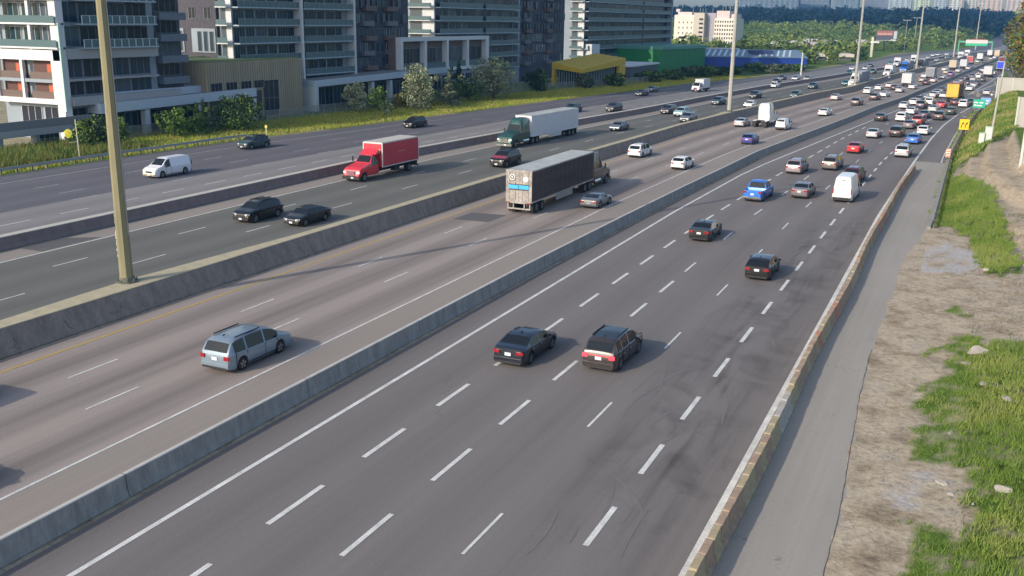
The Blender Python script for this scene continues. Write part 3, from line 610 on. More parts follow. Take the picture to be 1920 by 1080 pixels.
def truck_cab(kind, pm, y0):
    """cab loft starting at y0; returns parts"""
    if kind == 'sleeper': t = dict(L=5.9, W=2.42, T=[(0,2.2),(.05,3.78),(.4,3.92),(2.15,3.88),(2.45,3.6),(2.72,3.05),(3.12,2.22),(3.3,2.14),(5.3,1.80),(5.75,1.52),(5.9,.8)], B=[(0,2.0),(3.4,2.0),(5.3,1.62),(5.75,1.35),(5.9,.7)], rg=None, ws=(2.73,3.12), sg=(2.2,2.95), pil=[], ax=(-3.0,4.55), r=.52, z0=.62)
    elif kind == 'conv': t = dict(L=4.1, W=2.25, T=[(0,1.6),(.04,2.62),(.8,2.72),(1.25,2.6),(1.75,1.92),(1.85,1.86),(3.4,1.55),(3.9,1.35),(4.1,.75)], B=[(0,1.55),(1.85,1.6),(3.4,1.38),(3.9,1.2),(4.1,.65)], rg=None, ws=(1.24,1.76), sg=(.3,1.55), pil=[], ax=(-3.0,3.1), r=.48, z0=.58)
    else: t = dict(L=2.6, W=2.2, T=[(0,1.4),(.04,2.35),(.9,2.45),(1.5,2.35),(2.15,1.55),(2.45,1.3),(2.6,.7)], B=[(0,1.3),(2.1,1.3),(2.45,1.15),(2.6,.6)], rg=None, ws=(1.5,2.14), sg=(.4,1.9), pil=[], ax=(-3.0,1.7), r=.42, z0=.45)
    parts, S, rows = body_parts(t, None, pm); parts = [((a if a != 'body' else 'cab'), b_, c_) for a, b_, c_ in parts]
    L, W = t['L'], t['W']; zf = t['B'][-2][1]
    for sx in (-1, 1):
        parts.append(('headlight', patchbox(sx*(W/2-.28), L-.12, zf-.15, .4, .12, .25, rz=-sx*.25), [HL])); parts.append(('door_mirror', patchbox(sx*(W/2+.28), t['ws'][1]-.1, 2.2 if kind != 'small' else 1.6, .10, .16, .55), [TRIM]))
    parts.append(('grille', patchbox(0, L-.02, zf-.25, W*.42, .12, zf*.42), [CHR if kind == 'sleeper' else mat('grille_mauve', (.22,.10,.13), .5)])); parts.append(('front_bumper', patchbox(0, L-.05, .48, W*.98, .22, .34), [CHR if kind == 'sleeper' else TRIM])); parts.append(('front_plate', patchbox(-.2, L+.075, .5, .32, .02, .16), [PLT]))
    for p in parts: p[1].v = [(x, y+y0, z) for x, y, z in p[1].v]
    return parts, t
def dual(parts, y, r, W=2.4, n=14):
    for sx in (-1, 1):
        ty, rm = wheel_mb(sx*(W/2-.28), y, r, wd=.52, sgn=sx, n=n); parts.append(('wheel', ty, [TY])); parts.append(('rim', rm, [RIM, TRIM], len(parts)-1))
def steer(parts, y, r, W=2.3, n=14):
    for sx in (-1, 1):
        ty, rm = wheel_mb(sx*(W/2-.16), y, r, wd=.28, sgn=sx, n=n); parts.append(('wheel', ty, [TY])); parts.append(('rim', rm, [RIM, TRIM], len(parts)-1))
def box_truck(pm, boxm, low=False, cab='conv', Lb=7.2, Hb=(1.15, 3.75), W=2.5, fair=None, doors=None, roofm=None, framem=None):
    root = None if low else empty('box_truck'); parts = []
    cp, t = truck_cab(cab, pm, Lb+.25); parts += cp; L = Lb+.25+t['L']; w2 = W/2; z0, z1 = Hb
    parts.append(('box_body', MB().box(-w2, w2, 0, Lb, z0, z1), [boxm])); bi = len(parts)-1
    parts.append(('box_roof', MB().box(-w2+.01, w2-.01, .01, Lb-.01, z1+.003, z1+.05), [roofm or ROOFG], bi))
    fm = framem or mat('box_frame_white', (.62,.62,.6), .5)
    fb = MB()
    for sx in (-1, 1): fb.box(sx*w2-.05, sx*w2+.05, Lb-.06, Lb+.035, z0, z1); fb.box(sx*w2-.04, sx*w2+.04, -.035, .03, z0, z1)
    fb.box(-w2+.05, w2-.05, Lb-.02, Lb+.035, z1-.12, z1+.02); fb.box(-w2+.04, w2-.04, -.035, .02, z1-.1, z1+.02); fb.box(-w2+.04, w2-.04, -.035, .02, z0-.06, z0+.06)
    for sx in (-1, 1): fb.box(sx*(w2+.012)-.012, sx*(w2+.012)+.012, .05, Lb-.08, z0, z0+.10); fb.box(sx*(w2+.012)-.012, sx*(w2+.012)+.012, .05, Lb-.08, z1-.08, z1)
    parts.append(('box_frame', fb, [fm], bi))
    db = MB()
    if doors:
        for sx in (-1, 1): db.box(min(sx*.02, sx*(w2-.08)), max(sx*.02, sx*(w2-.08)), -.03, -.002, z0+.08, z1-.12)
        parts.append(('rear_door', db, [doors], bi)); rb = MB()
        for x in (-.75, -.35, .35, .75): rb.cyl((x, -.05, z0+.1), (x, -.05, z1-.15), .022, n=6)
        parts.append(('door_rod', rb, [CHR], bi))
    else:
        for k in range(7): q = z0+.1+(z1-z0-.25)*k/7; db.box(-w2+.12, w2-.12, -.03, -.004, q, q+(z1-z0-.25)/7-.03)
        parts.append(('rear_door', db, [boxm], bi))
    if fair: parts.append(('wind_fairing', MB().add([(-1.0,Lb+.3,2.66),(1.0,Lb+.3,2.66),(1.05,Lb+1.1,2.70),(-1.05,Lb+1.1,2.70),(-.95,Lb+.3,3.2),(.95,Lb+.3,3.2)], [(0,1,5,4),(2,3,4,5),(0,4,3),(1,2,5),(0,3,2,1)]), [fair]))
    fr = MB()
    for sx in (-1, 1): fr.box(sx*.42-.05, sx*.42+.05, .2, L-.6, .62, .88)
    fr.box(-.9, .9, .3, .42, .55, 1.05); fr.box(.5, 1.05, Lb*.55, Lb*.55+.9, .45, .95); fr.box(-1.05, -.5, Lb*.5, Lb*.5+1.1, .45, .95)
    parts.append(('chassis', fr, [FRAME])); parts.append(('rear_bumper', MB().box(-1.1, 1.1, -.25, -.12, .42, .56).box(-.95,-.87,-.2,.25,.5,1.1).box(.87,.95,-.2,.25,.5,1.1), [TRIM]))
    for sx in (-1, 1): parts.append(('tail_light', patchbox(sx*.9, -.06, .95, .28, .05, .12), [TL]))
    dual(parts, 1.9, .5 if cab != 'small' else .4); steer(parts, Lb+.25+t['ax'][1], t['r'])
    for p in parts: p[1].v = [(x, y-L/2, z) for x, y, z in p[1].v]
    return finish(parts, root, low, 'box_truck'), L
def tractor(pm, root=None, y0=0, name='truck_tractor', stacks=True, back=None):
    parts = []; cp, t = truck_cab('sleeper', pm, y0+2.6); parts += cp
    fr = MB()
    for sx in (-1, 1): fr.box(sx*.42-.06, sx*.42+.06, y0, y0+7.8, .68, .98)
    fr.box(-.5, .5, y0+.9, y0+1.9, .99, 1.12); parts.append(('chassis', fr, [FRAME]))
    for sx in (-1, 1):
        parts.append(('fuel_tank', MB().cyl((sx*.95, y0+3.3, .72), (sx*.95, y0+5.0, .72), .33, n=14), [CHR]))
        if stacks: parts.append(('exhaust_stack', MB().cyl((sx*1.02, y0+2.45, .9), (sx*1.02, y0+2.45, 4.0), .08, n=8), [CHR]))
        parts.append(('mud_flap', MB().box(sx*.9-.3, sx*.9+.3, y0-.06, y0-.03, .15, 1.0), [TRIM])); parts.append(('fender', MB().box(sx*.95-.28, sx*.95+.28, y0+.3, y0+2.3, 1.08, 1.13), [pm]))
    if back: parts.append(('cab_back_panel', MB().box(-1.0, 1.0, y0+2.57, y0+2.6, 1.4, 3.4), [back]))
    dual(parts, y0+.55, .52); dual(parts, y0+1.85, .52); steer(parts, y0+2.6+t['ax'][1], .52, W=2.35)
    return parts, y0+8.5
def trailer(sidem, roofm, backm, L=16.1, W=2.6, z0=1.15, z1=4.08, skirt=None):
    parts = []; w2 = W/2
    parts.append(('trailer_body', MB().box(-w2, w2, .06, L, z0, z1-.03), [sidem])); bi = len(parts)-1
    parts.append(('trailer_roof', MB().box(-w2+.02, w2-.02, .08, L-.02, z1-.028, z1), [roofm], bi))
    rb = MB(); s = 1
    k = 0; y = .8
    while y < L: rb.box(w2+.002, w2+.016, y, y+.03, z0+.12, z1-.15); rb.box(-w2-.016, -w2-.002, y, y+.03, z0+.12, z1-.15); y += 1.2
    parts.append(('side_post', rb, [sidem], bi))
    rl = MB()
    for sx in (-1, 1): rl.box(sx*(w2+.012)-.02, sx*(w2+.012)+.02, .02, L, z0-.06, z0+.09); rl.box(sx*(w2+.012)-.02, sx*(w2+.012)+.02, .02, L, z1-.12, z1-.02)
    parts.append(('trailer_rail', rl, [backm if backm else sidem], bi))
    fr = MB().box(-w2, -w2+.11, -.02, .06, z0, z1).box(w2-.11, w2, -.02, .06, z0, z1).box(-w2+.11, w2-.11, -.02, .06, z1-.16, z1).box(-w2+.11, w2-.11, -.02, .06, z0-.14, z0+.06)
    parts.append(('rear_frame', fr, [backm], bi))
    for sx in (-1, 1):
        parts.append(('rear_door', MB().box(min(sx*.012, sx*(w2-.115)), max(sx*.012, sx*(w2-.115)), .0, .05, z0+.07, z1-.17), [backm], bi)); di = len(parts)-1
        rr = MB()
        for x in (.35, .95): rr.cyl((sx*x, -.03, z0+.1), (sx*x, -.03, z1-.2), .02, n=6)
        parts.append(('door_rod', rr, [mat('rod_grey', (.4,.4,.4), .5, .5)], di))
        parts.append(('tail_light', patchbox(sx*(w2-.3), -.04, z0-.08, .3, .05, .09), [TL]))
        lg = MB().cyl((sx*.8, L-2.9, .35), (sx*.8, L-2.9, z0), .07, n=8); parts.append(('landing_leg', lg, [FRAME]))
        parts.append(('mud_flap', MB().box(sx*.95-.3, sx*.95+.3, .5, .53, .12, z0-.05), [TRIM]))
    parts.append(('underride_guard', MB().box(-1.15, 1.15, .0, .1, .45, .58).box(-.6, -.5, .02, .09, .58, z0-.14).box(.5, .6, .02, .09, .58, z0-.14).box(-1.15,-1.05,.02,.09,.58,z0-.14).box(1.05,1.15,.02,.09,.58,z0-.14), [backm]))
    parts.append(('chassis', MB().box(-.5, -.38, .3, L-.3, z0-.32, z0-.03).box(.38, .5, .3, L-.3, z0-.32, z0-.03).box(-.9, .9, 1.0, 3.6, z0-.42, z0-.3), [FRAME]))
    if skirt: parts.append(('side_skirt', MB().box(w2-.05, w2-.02, 6.0, 10.2, .5, z0-.03).box(-w2+.02, -w2+.05, 6.0, 10.2, .5, z0-.03), [skirt]))
    dual(parts, 1.5, .52); dual(parts, 2.85, .52)
    return parts
FT = [(-395,2150,95,22,40,95,(.10,.16,.22),'wide blue grey apartment slab on the ridge above the forest, left of the second pole',9),
 (-330,2250,60,22,42,100,(.16,.22,.28),'pale blue apartment slab just right of the widest one on the ridge',6),
 (-262,2200,52,22,40,92,(.13,.20,.26),'short blue grey slab on the ridge above the middle of the light green trees',5),
 (-205,2300,60,22,44,110,(.20,.24,.31),'grey lilac slab on the ridge left of the third pole',6),
 (-146,2050,40,20,36,105,(.36,.44,.50),'pale tower with pinkish tint on the ridge, left one of a touching pair',4),
 (-108,2060,26,20,36,105,(.52,.64,.48),'slim greenish cream tower, right one of the touching pair',3),
 (-74,2000,20,20,17,68,(.36,.44,.50),'slender grey tower low on the ridge, first right of the fifth pole',3),
 (-50,2010,22,20,17,66,(.58,.62,.60),'slender pale tower low on the ridge, second right of the fifth pole',3),
 (-26,2040,20,20,15,66,(.52,.54,.50),'slender cream tower low on the ridge, third right of the fifth pole',3),
 (-36,2450,46,20,40,140,(.56,.46,.38),'tall brown pink tower behind the slender trio',5),
 (12,2450,40,20,40,140,(.62,.50,.42),'tallest tan tower behind the slender trio, towards the right',4),
 (56,2450,30,20,40,132,(.60,.50,.46),'tan pink tower nearest the open sky at the right',3),
 (-470,2300,70,20,44,90,(.13,.20,.26),'blue slab on the ridge above the cream office block',7)]
FS = [(-31.2,294.9,'white','bx_grey','white cab semi truck with a grey trailer, facing the camera beside the third pole','W',13),
 (-24.8,398.5,'blue','bx_grey','blue cab semi truck facing the camera, far back on the third roadway','W',10),
 (-21.0,429,'darkgrey','bx_grey','dark grey semi truck facing the camera, just behind the fourth pole','W',12),
 (9.1,626,'beige','bx_beige','long beige trailer far back beside the big roadside tree','E',15)]
VT = '''
R|sedan|navy|-20.14|43.6|dark navy four-door car with a blue-white rear plate, nearest car on the rightmost roadway
R|suv|darkgrey|-15.71|45.0|dark grey SUV with a glass sunroof and glowing tail-light bar, beside the dark navy car
R|hatch|black|-12.17|67.4|black hatchback with bright rear lamps, alone in the lane right of the black sedan
R|sedan|black|-18.94|77.8|black sedan with white glints on its tail, straddling the thick dashed line
R|pickup|blue|-18.86|98.6|bright blue pickup truck with an open bed on the rightmost roadway
R|sedan|greymauve|-14.95|102.8|grey sedan between the blue pickup and the white high-roof van
R|high_van|white|-10.75|102.7|white high-roof cargo van seen from behind on the rightmost roadway
R|suv|maroon|-11.38|116.1|maroon SUV half hidden just ahead of the white high-roof van
R|suv|pinkgrey|-18.35|119.7|pinkish grey SUV with red tail lights, up the lane from the blue pickup
R|suv|taupe|-14.96|125.1|taupe SUV in the lane right of the pinkish grey SUV
R|sedan|red|-14.20|143.5|bright red sedan just beyond the taupe SUV
R|suv|silver|-7.84|142.5|pale silver SUV nearest the white edge line, just past the end of the block wall
R|sedan|blue|-7.51|159.6|deep blue car right behind a white hatchback and ahead of the pale silver SUV
R|hatch|white|-6.82|173.9|white hatchback directly ahead of the deep blue car
R|suv|black|-10.55|168.1|black car with a pale rear window, left of the deep blue car
R|sedan|silver|-13.74|164.5|silver sedan left of the black car, near the dashed lines
R|sedan|greymauve|-9.58|182.9|purplish grey car just behind a dark red SUV
R|suv|darkred|-8.58|191.2|dark red SUV in front of the purplish grey car
R|suv|white|-11.71|196.4|white SUV in the second lane, right of a lone black car
R|sedan|black|-15.29|194.7|lone black car in the leftmost lane of the rightmost roadway
R|sedan|darkblue|-8.24|205.7|
R|suv|darkgrey|-5.51|203.2|
R|sedan|darkgreen|-3.97|217.4|
R|sedan|silver|-7.30|221.4|
R|sedan|red|-6.23|233.9|red car among white ones, behind the yellow container truck
R|sedan|white|-11.06|212.8|
R|sedan|white|-13.30|226.9|
R|sedan|white|-12.10|238.8|
R|suv|darkblue|-10.08|229.8|
R|sedan|darkgrey|-11.42|248.7|
R|suv|white|-8.89|240.9|
R|sedan|white|-10.73|255.6|
R|sedan|silver|-8.73|276.1|
R|sedan|silver|-9.20|266.4|
R|sedan|darkgrey|-7.88|288.0|
R|sedan|silver|-6.77|266.1|
R|sedan|maroon|-3.71|243.6|maroon car tucked in behind the yellow container truck
R|suv|white|-1.88|238.4|
R|sedan|black|-0.58|245.7|
R|box_truck|yellow|-4.46|253.5|yellow container truck towering over the cars on the rightmost roadway
R|sedan|white|-3.43|313.9|
R|sedan|silver|-5.12|326.8|
R|sedan|white|-1.33|301.1|
R|sedan|silver|-0.41|318.9|
R|sedan|darkgrey|-2.09|329.1|
R|sedan|greymauve|-4.07|341.2|
R|sedan|black|0.37|330.9|
R|sedan|black|-3.14|360.8|
R|sedan|silver|-0.85|353.9|
R|sedan|darkgrey|-1.35|373.3|
R|suv|white|0.62|374.8|
R|sedan|darkgrey|1.79|352.5|
R|sedan|silver|3.00|284.4|silver grey car alone on the ramp at the right edge
R|box_truck|white|3.51|382.9|white box truck far back on the rightmost roadway
R|sedan|pink|5.45|407.3|
R|sedan|white|1.71|425.1|
R|sedan|black|0.67|405.7|
R|suv|teal|5.56|446.1|
R|box_truck|royalblue|8.15|437.9|bright blue truck beside the big roadside tree
R|sedan|darkgreen|5.57|474.1|
R|box_truck|maroon|9.67|502.9|maroon truck far back just left of the big roadside tree
E|minivan|silverblue|-32.92|36.2|silver blue minivan in the lane beside the low concrete barrier
E|coupe|steel|-32.02|87.1|steel grey low coupe beside the long dirty trailer
E|suv|white|-39.44|123.9|white SUV ahead of the long dirty trailer, near the wide median wall
E|hatch|white|-31.44|116.1|white hatchback nearest the low concrete barrier, right of the other white car
E|hatch|purpleblue|-29.38|146.1|purple blue rounded hatchback beside the low concrete barrier
E|utility_van|white|-28.62|169.1|white utility van just right of the white cab tractor
E|bobtail|white|-32.63|171.9|white truck tractor driving without a trailer
E|sedan|silver|-35.86|170.4|silver sedan left of the white truck tractor
E|sedan|white|-26.07|199.8|
E|sedan|pink|-29.39|242.7|
E|suv|darkgrey|-23.32|229.6|
E|suv|white|-24.90|270.2|
E|suv|darkgrey|-21.31|248.3|
E|sedan|white|-23.72|287.4|
E|sedan|white|-20.23|260.7|
E|sedan|pink|-22.02|300.2|
E|sedan|black|-19.99|290.1|
E|sedan|silver|-17.97|280.8|
E|box_truck|white|-17.94|308.7|white box truck with a rounded white rear on the second roadway from the right
E|sedan|white|-15.87|298.2|
E|sedan|maroon|-13.46|322.1|
E|sedan|pink|-12.02|337.1|
E|box_truck|grey|-13.72|354.4|grey box truck ahead of the white box truck on the second roadway
E|sedan|white|-10.32|360.7|
E|sedan|white|-16.04|365.5|
E|sedan|tan|-15.29|337.8|
E|suv|purple|-8.21|381.6|
E|sedan|tan|-10.29|399.0|
E|sedan|white|-11.54|424.0|
E|box_truck|beige|-8.91|436.5|beige box truck beside a red one on the second roadway from the right
E|sedan|silver|-6.53|415.9|
E|box_truck|white|-5.26|450.4|white box truck ahead of the beige box truck
E|box_truck|red|-3.44|501.3|red truck far back on the second roadway from the right
E|sedan|silver|-2.58|461.2|
E|sedan|silver|-3.38|443.8|
E|box_truck|white|0.58|557.8|white box truck ahead of the red truck far back
E|sedan|palegreen|-0.27|529.3|
E|sedan|darkgrey|2.62|524.5|
E|sedan|silver|5.81|580.0|
E|sedan|white|7.79|605.1|
E|box_truck|white|5.58|633.2|white truck just left of the beige trailer, far back
W|suv|black|-56.13|66.1|black SUV facing the camera, level with a black sedan on its right
W|sedan|black|-51.41|66.9|black sedan facing the camera, beside the wide median wall
W|suv|redblack|-51.12|106.7|dark SUV with a dull red hood, just in front of the dark green tractor
W|sedan|steel|-52.10|152.6|steel grey sedan behind the long white trailer, facing the camera
W|suv|darkgrey|-53.61|186.3|dark grey SUV leading a tight group of three cars
W|suv|paleteal|-49.90|182.5|pale teal car in the middle of a tight group of three
W|suv|steel|-45.92|172.4|steel blue SUV nearest of a tight group of three cars
W|suv|darkteal|-50.21|213.1|
W|hatch|white|-42.53|209.7|
W|suv|black|-47.13|237.1|
W|suv|darkteal|-38.80|243.8|
W|suv|darkteal|-40.37|281.6|
W|sedan|teal|-34.22|303.7|
W|sedan|silver|-28.30|318.5|
W|box_truck|whitefront|-27.87|364.0|
W|sedan|silver|-26.11|339.6|
W|sedan|silver|-19.58|419.8|
W|sedan|silver|-17.87|448.1|
W|sedan|white|-15.30|480.7|
W|sedan|silver|-18.47|531.8|
W|box_truck|whitefront|-8.83|574.9|
W|box_truck|whitefront|-6.69|620.9|
W|sedan|teal|-14.80|573.7|
W|sedan|white|-14.88|477.9|
W|sedan|white|-15.19|578.0|
C|cargo_van|vanwhite|-80.65|80.5|white cargo van on the leftmost roadway
C|suv|darkteal|-87.83|104.5|dark teal SUV on the leftmost roadway, nearest the grass verge
C|suv|black|-82.58|138.7|black SUV beyond the red box truck on the leftmost roadway
C|suv|darkteal|-70.50|178.6|dark teal SUV just beyond the long white trailer
C|suv|darkgrey|-64.39|185.2|dark grey SUV with bright headlights, right of the dark teal SUV
C|sedan|darkgrey|-72.30|228.3|
C|sedan|grey|-74.17|242.8|
C|box_truck|whitefront|-64.17|250.0|small white box truck on the leftmost roadway
C|sedan|white|-50.07|278.4|
C|sedan|darkgrey|-53.38|299.6|
C|sedan|black|-55.38|320.4|
C|sedan|silver|-51.13|320.3|
C|sedan|grey|-47.95|322.7|
C|suv|teal|-40.36|366.1|
C|sedan|white|-43.62|404.7|
C|sedan|silver|-39.62|413.2|
C|sedan|darkgrey|-40.43|440.1|
C|suv|darkteal|-34.30|383.9|
C|sedan|red|-33.91|434.3|
C|box_truck|whitefront|-31.08|448.2|
C|sedan|teal|-35.11|472.9|
C|box_truck|whitefront|-27.12|493.8|
C|sedan|white|-28.42|489.1|
C|sedan|silver|-24.24|573.8|
C|sedan|white|-23.60|614.5|
C|sedan|silver|-21.80|632.8|
C|sedan|white|-17.28|643.2|
C|sedan|silver|-31.54|527.6|
'''
# ---- prototypes, then every vehicle a copy with its own paint ----
PROTO = {}
def proto(kind, low):
    k = (kind, low)
    if k in PROTO: return PROTO[k]
    if kind == 'box_truck': o, L = box_truck(P['white'], BOXW, low=low, cab='conv', Lb=6.5)
    elif kind == 'box_truck_small': o, L = box_truck(P['white'], BOXW, low=low, cab='small', Lb=4.6, Hb=(.9,3.1), W=2.2)
    else: o, L = car(kind, P['white'], low, name={'high_van':'cargo_van','utility_van':'utility_van','cargo_van':'cargo_van','pickup':'pickup_truck','suv':'suv','minivan':'minivan','coupe':'coupe','hatch':'hatchback','sedan':'sedan'}[kind])
    PROTO[k] = [o, L, False]; return PROTO[k]
def all_of(o): return [o]+[x for ch in CH.get(o.name, []) for x in all_of(ch)]
def recolor(o, new, boxm=None):
    for q in all_of(o):
        if q.type != 'MESH': continue
        for s in q.material_slots:
            if s.material and s.material.name.startswith('paint_white_car'): s.link = 'OBJECT'; s.material = new
            elif s.material and boxm and s.material == BOXW: s.link = 'OBJECT'; s.material = boxm
def heading(y): return -math.atan((c(y+8)-c(y-8))/16)
def put(o, L, x, y, away, keep=False):
    h = heading(y); d = (-math.sin(h), math.cos(h)); s = 1 if away else 1
    o.location = (x+d[0]*L/2, y+d[1]*L/2, H(-1, y) if y > 850 else 0); o.rotation_euler = (0, 0, h if away else h+math.pi); return o
KINDS = dict(sedan='sedan', suv='SUV', hatch='hatchback', box_truck='box truck', coupe='coupe', minivan='minivan', pickup='pickup truck')
ROADN = dict(R='rightmost roadway', E='second roadway from the right', W='third roadway from the right', C='leftmost roadway')
CNAME = dict(darkgrey='dark grey', greymauve='purplish grey', pinkgrey='pinkish grey', darkred='dark red', darkblue='dark blue', darkgreen='dark green', pink='pinkish white', palegreen='pale green', paleteal='pale teal', darkteal='dark teal', whitefront='white', purpleblue='purple blue')
ORD = ['nearest', 'second nearest', 'third nearest', 'fourth nearest', 'fifth nearest', 'sixth nearest', 'seventh nearest', 'eighth nearest', 'ninth nearest', 'tenth nearest', 'eleventh nearest', 'twelfth nearest', 'thirteenth nearest', 'fourteenth nearest', 'fifteenth nearest', 'sixteenth nearest']
VEH = [l.split('|') for l in VT.strip().split('\n')]
rank = {}
for v in sorted(VEH, key=lambda q: float(q[4])): rank.setdefault((v[0], v[1], v[2]), []).append(v)
GROUPN = dict(R='vehicles on the rightmost roadway', E='vehicles on the second roadway', W='vehicles on the third roadway', C='vehicles on the leftmost roadway')
BXC = dict(whitefront=BOXW, white=BOXW, grey=mat('box_grey', (.24,.25,.29), .6), beige=mat('box_beige', (.55,.46,.34), .6), yellow=P['yellow'], royalblue=P['royalblue'], maroon=mat('box_maroon', (.16,.04,.05), .6), red=mat('box_red_far', (.5,.08,.09), .6))
for v in VEH:
    rd, kind, co, x, y, lab = v; x = float(x); y = float(y); away = rd in 'RE'; far = y > 165
    if kind == 'bobtail':
        root = empty('truck_tractor'); pp, L = tractor(P['white'], y0=0, back=mat('cab_back_white', (.66,.72,.68), .5)); L = 8.5
        for p in pp: p[1].v = [(a, b_-L/2, z) for a, b_, z in p[1].v]
        finish(pp, root, False, 'truck_tractor'); put(root, L, x, y, away); tag(root, lab, 'truck', GROUPN[rd]); continue
    if kind == 'box_truck' and co == 'yellow':
        o, L = box_truck(P['brown'], P['yellow'], cab='conv', Lb=8.5, Hb=(1.25, 4.15), W=2.5, doors=P['yellow'], framem=P['yellow'], roofm=mat('container_top', (.40,.16,.12), .7))
        for q in all_of(o):
            if q.name.startswith('box_body') or q.name.startswith('box_frame'): q.data.materials[0] = mat('container_rust', (.26,.12,.08), .7) if q.name.startswith('box_body') else P['yellow']
        put(o, L, x, y, away); tag(o, lab, 'truck', GROUPN[rd]); continue
    special = (kind == 'suv' and co == 'darkgrey' and y < 60) or co == 'redblack'
    if special:
        if co == 'redblack': o, L = car('suv', P['redblack'], name='suv', hood=mat('paint_hood_red', (.30,.02,.035), .3, .1, coat=.6))
        else: o, L = car('suv', P['darkgrey'], name='suv', sunroof=(.85, 2.7), litbar=True)
    else:
        kk = kind
        if kind == 'box_truck' and rd == 'C' and y < 300: kk = 'box_truck_small'
        if kind == 'suv' and co in ('pinkgrey',) : kk = 'suv'
        pr = proto(kk, far); L = pr[1]
        if not pr[2]: o = pr[0]; pr[2] = True; pr.append(o)
        else: o = copy_tree(pr[0])
    wk = dict(hatch='hatchback', cargo_van='van', high_van='van', utility_van='van', minivan='minivan', pickup='pickup truck', box_truck='truck', coupe='sports car', sedan='car', suv='suv')[kind]
    if not lab:
        lst = rank[(rd, kind, co)]; i = lst.index(v); cn = CNAME.get(co, co); kn = KINDS[kind]
        lab = ('the only %s %s on the %s' % (cn, kn, ROADN[rd])) if len(lst) == 1 else ('%s %s %s on the %s' % (ORD[i], cn, kn, ROADN[rd]))
        if y > 330: lab += ', far off'
    if o.type == 'EMPTY' or True:
        put(o, L, x, y, away); tag(o, lab, wk, GROUPN[rd]); o['todo'] = co
        if co == 'redblack': o.scale = (1.04, 1.05, 1.16)
for o in [q for q in SC.objects if 'todo' in q]:
    co = o['todo']; del o['todo']
    if co not in ('redblack',): recolor(o, P.get(co, P['white']) if o['category'] != 'truck' or co not in ('grey', 'beige', 'red') else P['white'], BXC.get(co) if o['category'] == 'truck' else None)
for q in SC.objects:
    if 'painted' in q: del q['painted']

# black sedan out of the frame on the left, whose shadow falls into the picture, and a van behind it
for kind, co, x, y, lab in (('sedan', 'black', -33.4, 18.2, 'dark sedan just outside the frame at the lower left, only its shadow shows'), ('cargo_van', 'vanwhite', -40.9, 23.0, 'van just outside the frame on the left, only its shadow shows')):
    pr = proto(kind, False); o = copy_tree(pr[0]) if pr[2] else pr[0]; pr[2] = True; put(o, pr[1], x, y, True); tag(o, lab, 'car' if kind == 'sedan' else 'van', GROUPN['E'])
    for q in all_of(o):
        if q.type == 'MESH':
            for s in q.material_slots:
                if s.material and s.material.name.startswith('paint_'): s.link = 'OBJECT'; s.material = P[co]

# red box truck on the third roadway
REDB = mat('paint_box_red', (.50,.035,.06), .5, var=.05, vscale=1); REDF = mat('paint_cab_red', (.62,.03,.045), .35, 0, coat=.5)
o, L = box_truck(REDF, REDB, cab='conv', Lb=7.7, Hb=(1.15, 3.85), W=2.5, fair=REDF, roofm=mat('roof_beige', (.50,.48,.43), .6, var=.1))
put(o, L, -60.3, 89.3, False); tag(o, 'bright red box truck with a pale roof on the third roadway from the right', 'truck', GROUPN['W'])
bb = [q for q in all_of(o) if q.name.startswith('box_body')][0]
for sx in (-1, 1): s_ = MB(); x0 = sx*.9; s_.add([(x0-.14, L/2-3.86-.2, 2.95), (x0, L/2-3.86-.2, 2.72), (x0+.14, L/2-3.86-.2, 2.95), (x0, L/2-3.86-.2, 3.2)], [(0,1,2,3)]); s_.v = [(a, 7.7-L/2+.04, z) for a, b_, z in s_.v]; s_.build('reflector', mat('reflector_white', (.8,.75,.75), .4), bb)
s_ = MB()
for k in range(9): s_.box(-1.262, -1.252, -L/2+3.0+k*.16, -L/2+3.1+k*.16, 2.55, 2.68)
s_.build('faint_side_lettering', mat('lettering_faint', (.55,.22,.26), .6), bb)

# semi on the third roadway: dark green tractor, white trailer
root = empty('semi_truck'); tp = trailer(BOXW, ROOFG, BOXW, L=16.1, skirt=mat('skirt_white', (.55,.57,.55), .5)); cp, L2 = tractor(P['green'], y0=13.4, stacks=False)
base = len(tp); cp = [tuple(list(p[:3])+([p[3]+base] if len(p) > 3 else [])) for p in cp]; parts = tp+cp; L = 13.4+8.5
for p in parts: p[1].v = [(a, b_-L/2, z) for a, b_, z in p[1].v]
finish(parts, root, False, 'semi_truck'); put(root, L, -58.3, 124.0, False); tag(root, 'dark green tractor pulling a long plain white trailer, facing the camera', 'semi truck', GROUPN['W'])

# semi on the second roadway: long dirty trailer seen from behind
SIDEB = mat('trailer_side_brown', (.062,.044,.044), .85, var=.25, vscale=.6, stretch=(1,.25,3), var2=.15, v2scale=6); DRK = mat('rear_mark_dark', (.03,.03,.03), .6); WHM = mat('rear_mark_white', (.75,.75,.72), .5); BLU = mat('rear_mark_blue', (.05,.42,.80), .4)
root = empty('semi_truck'); tp = trailer(SIDEB, ROOFG, DIRTY, L=16.1, skirt=mat('skirt_pale', (.34,.31,.28), .6)); cp, L2 = tractor(P['brown'], y0=13.6, stacks=True)
base = len(tp); cp = [tuple(list(p[:3])+([p[3]+base] if len(p) > 3 else [])) for p in cp]; parts = tp+cp; L = 13.6+8.5
di = [i for i, p in enumerate(parts) if p[0] == 'rear_door']
def disc(x, z, r, y, n=24): b = MB(); b.v = [(x+r*math.cos(2*math.pi*i/n), y, z+r*math.sin(2*math.pi*i/n)) for i in range(n)]; b.f = [tuple(range(n-1, -1, -1))]; b.m = [0]; return b
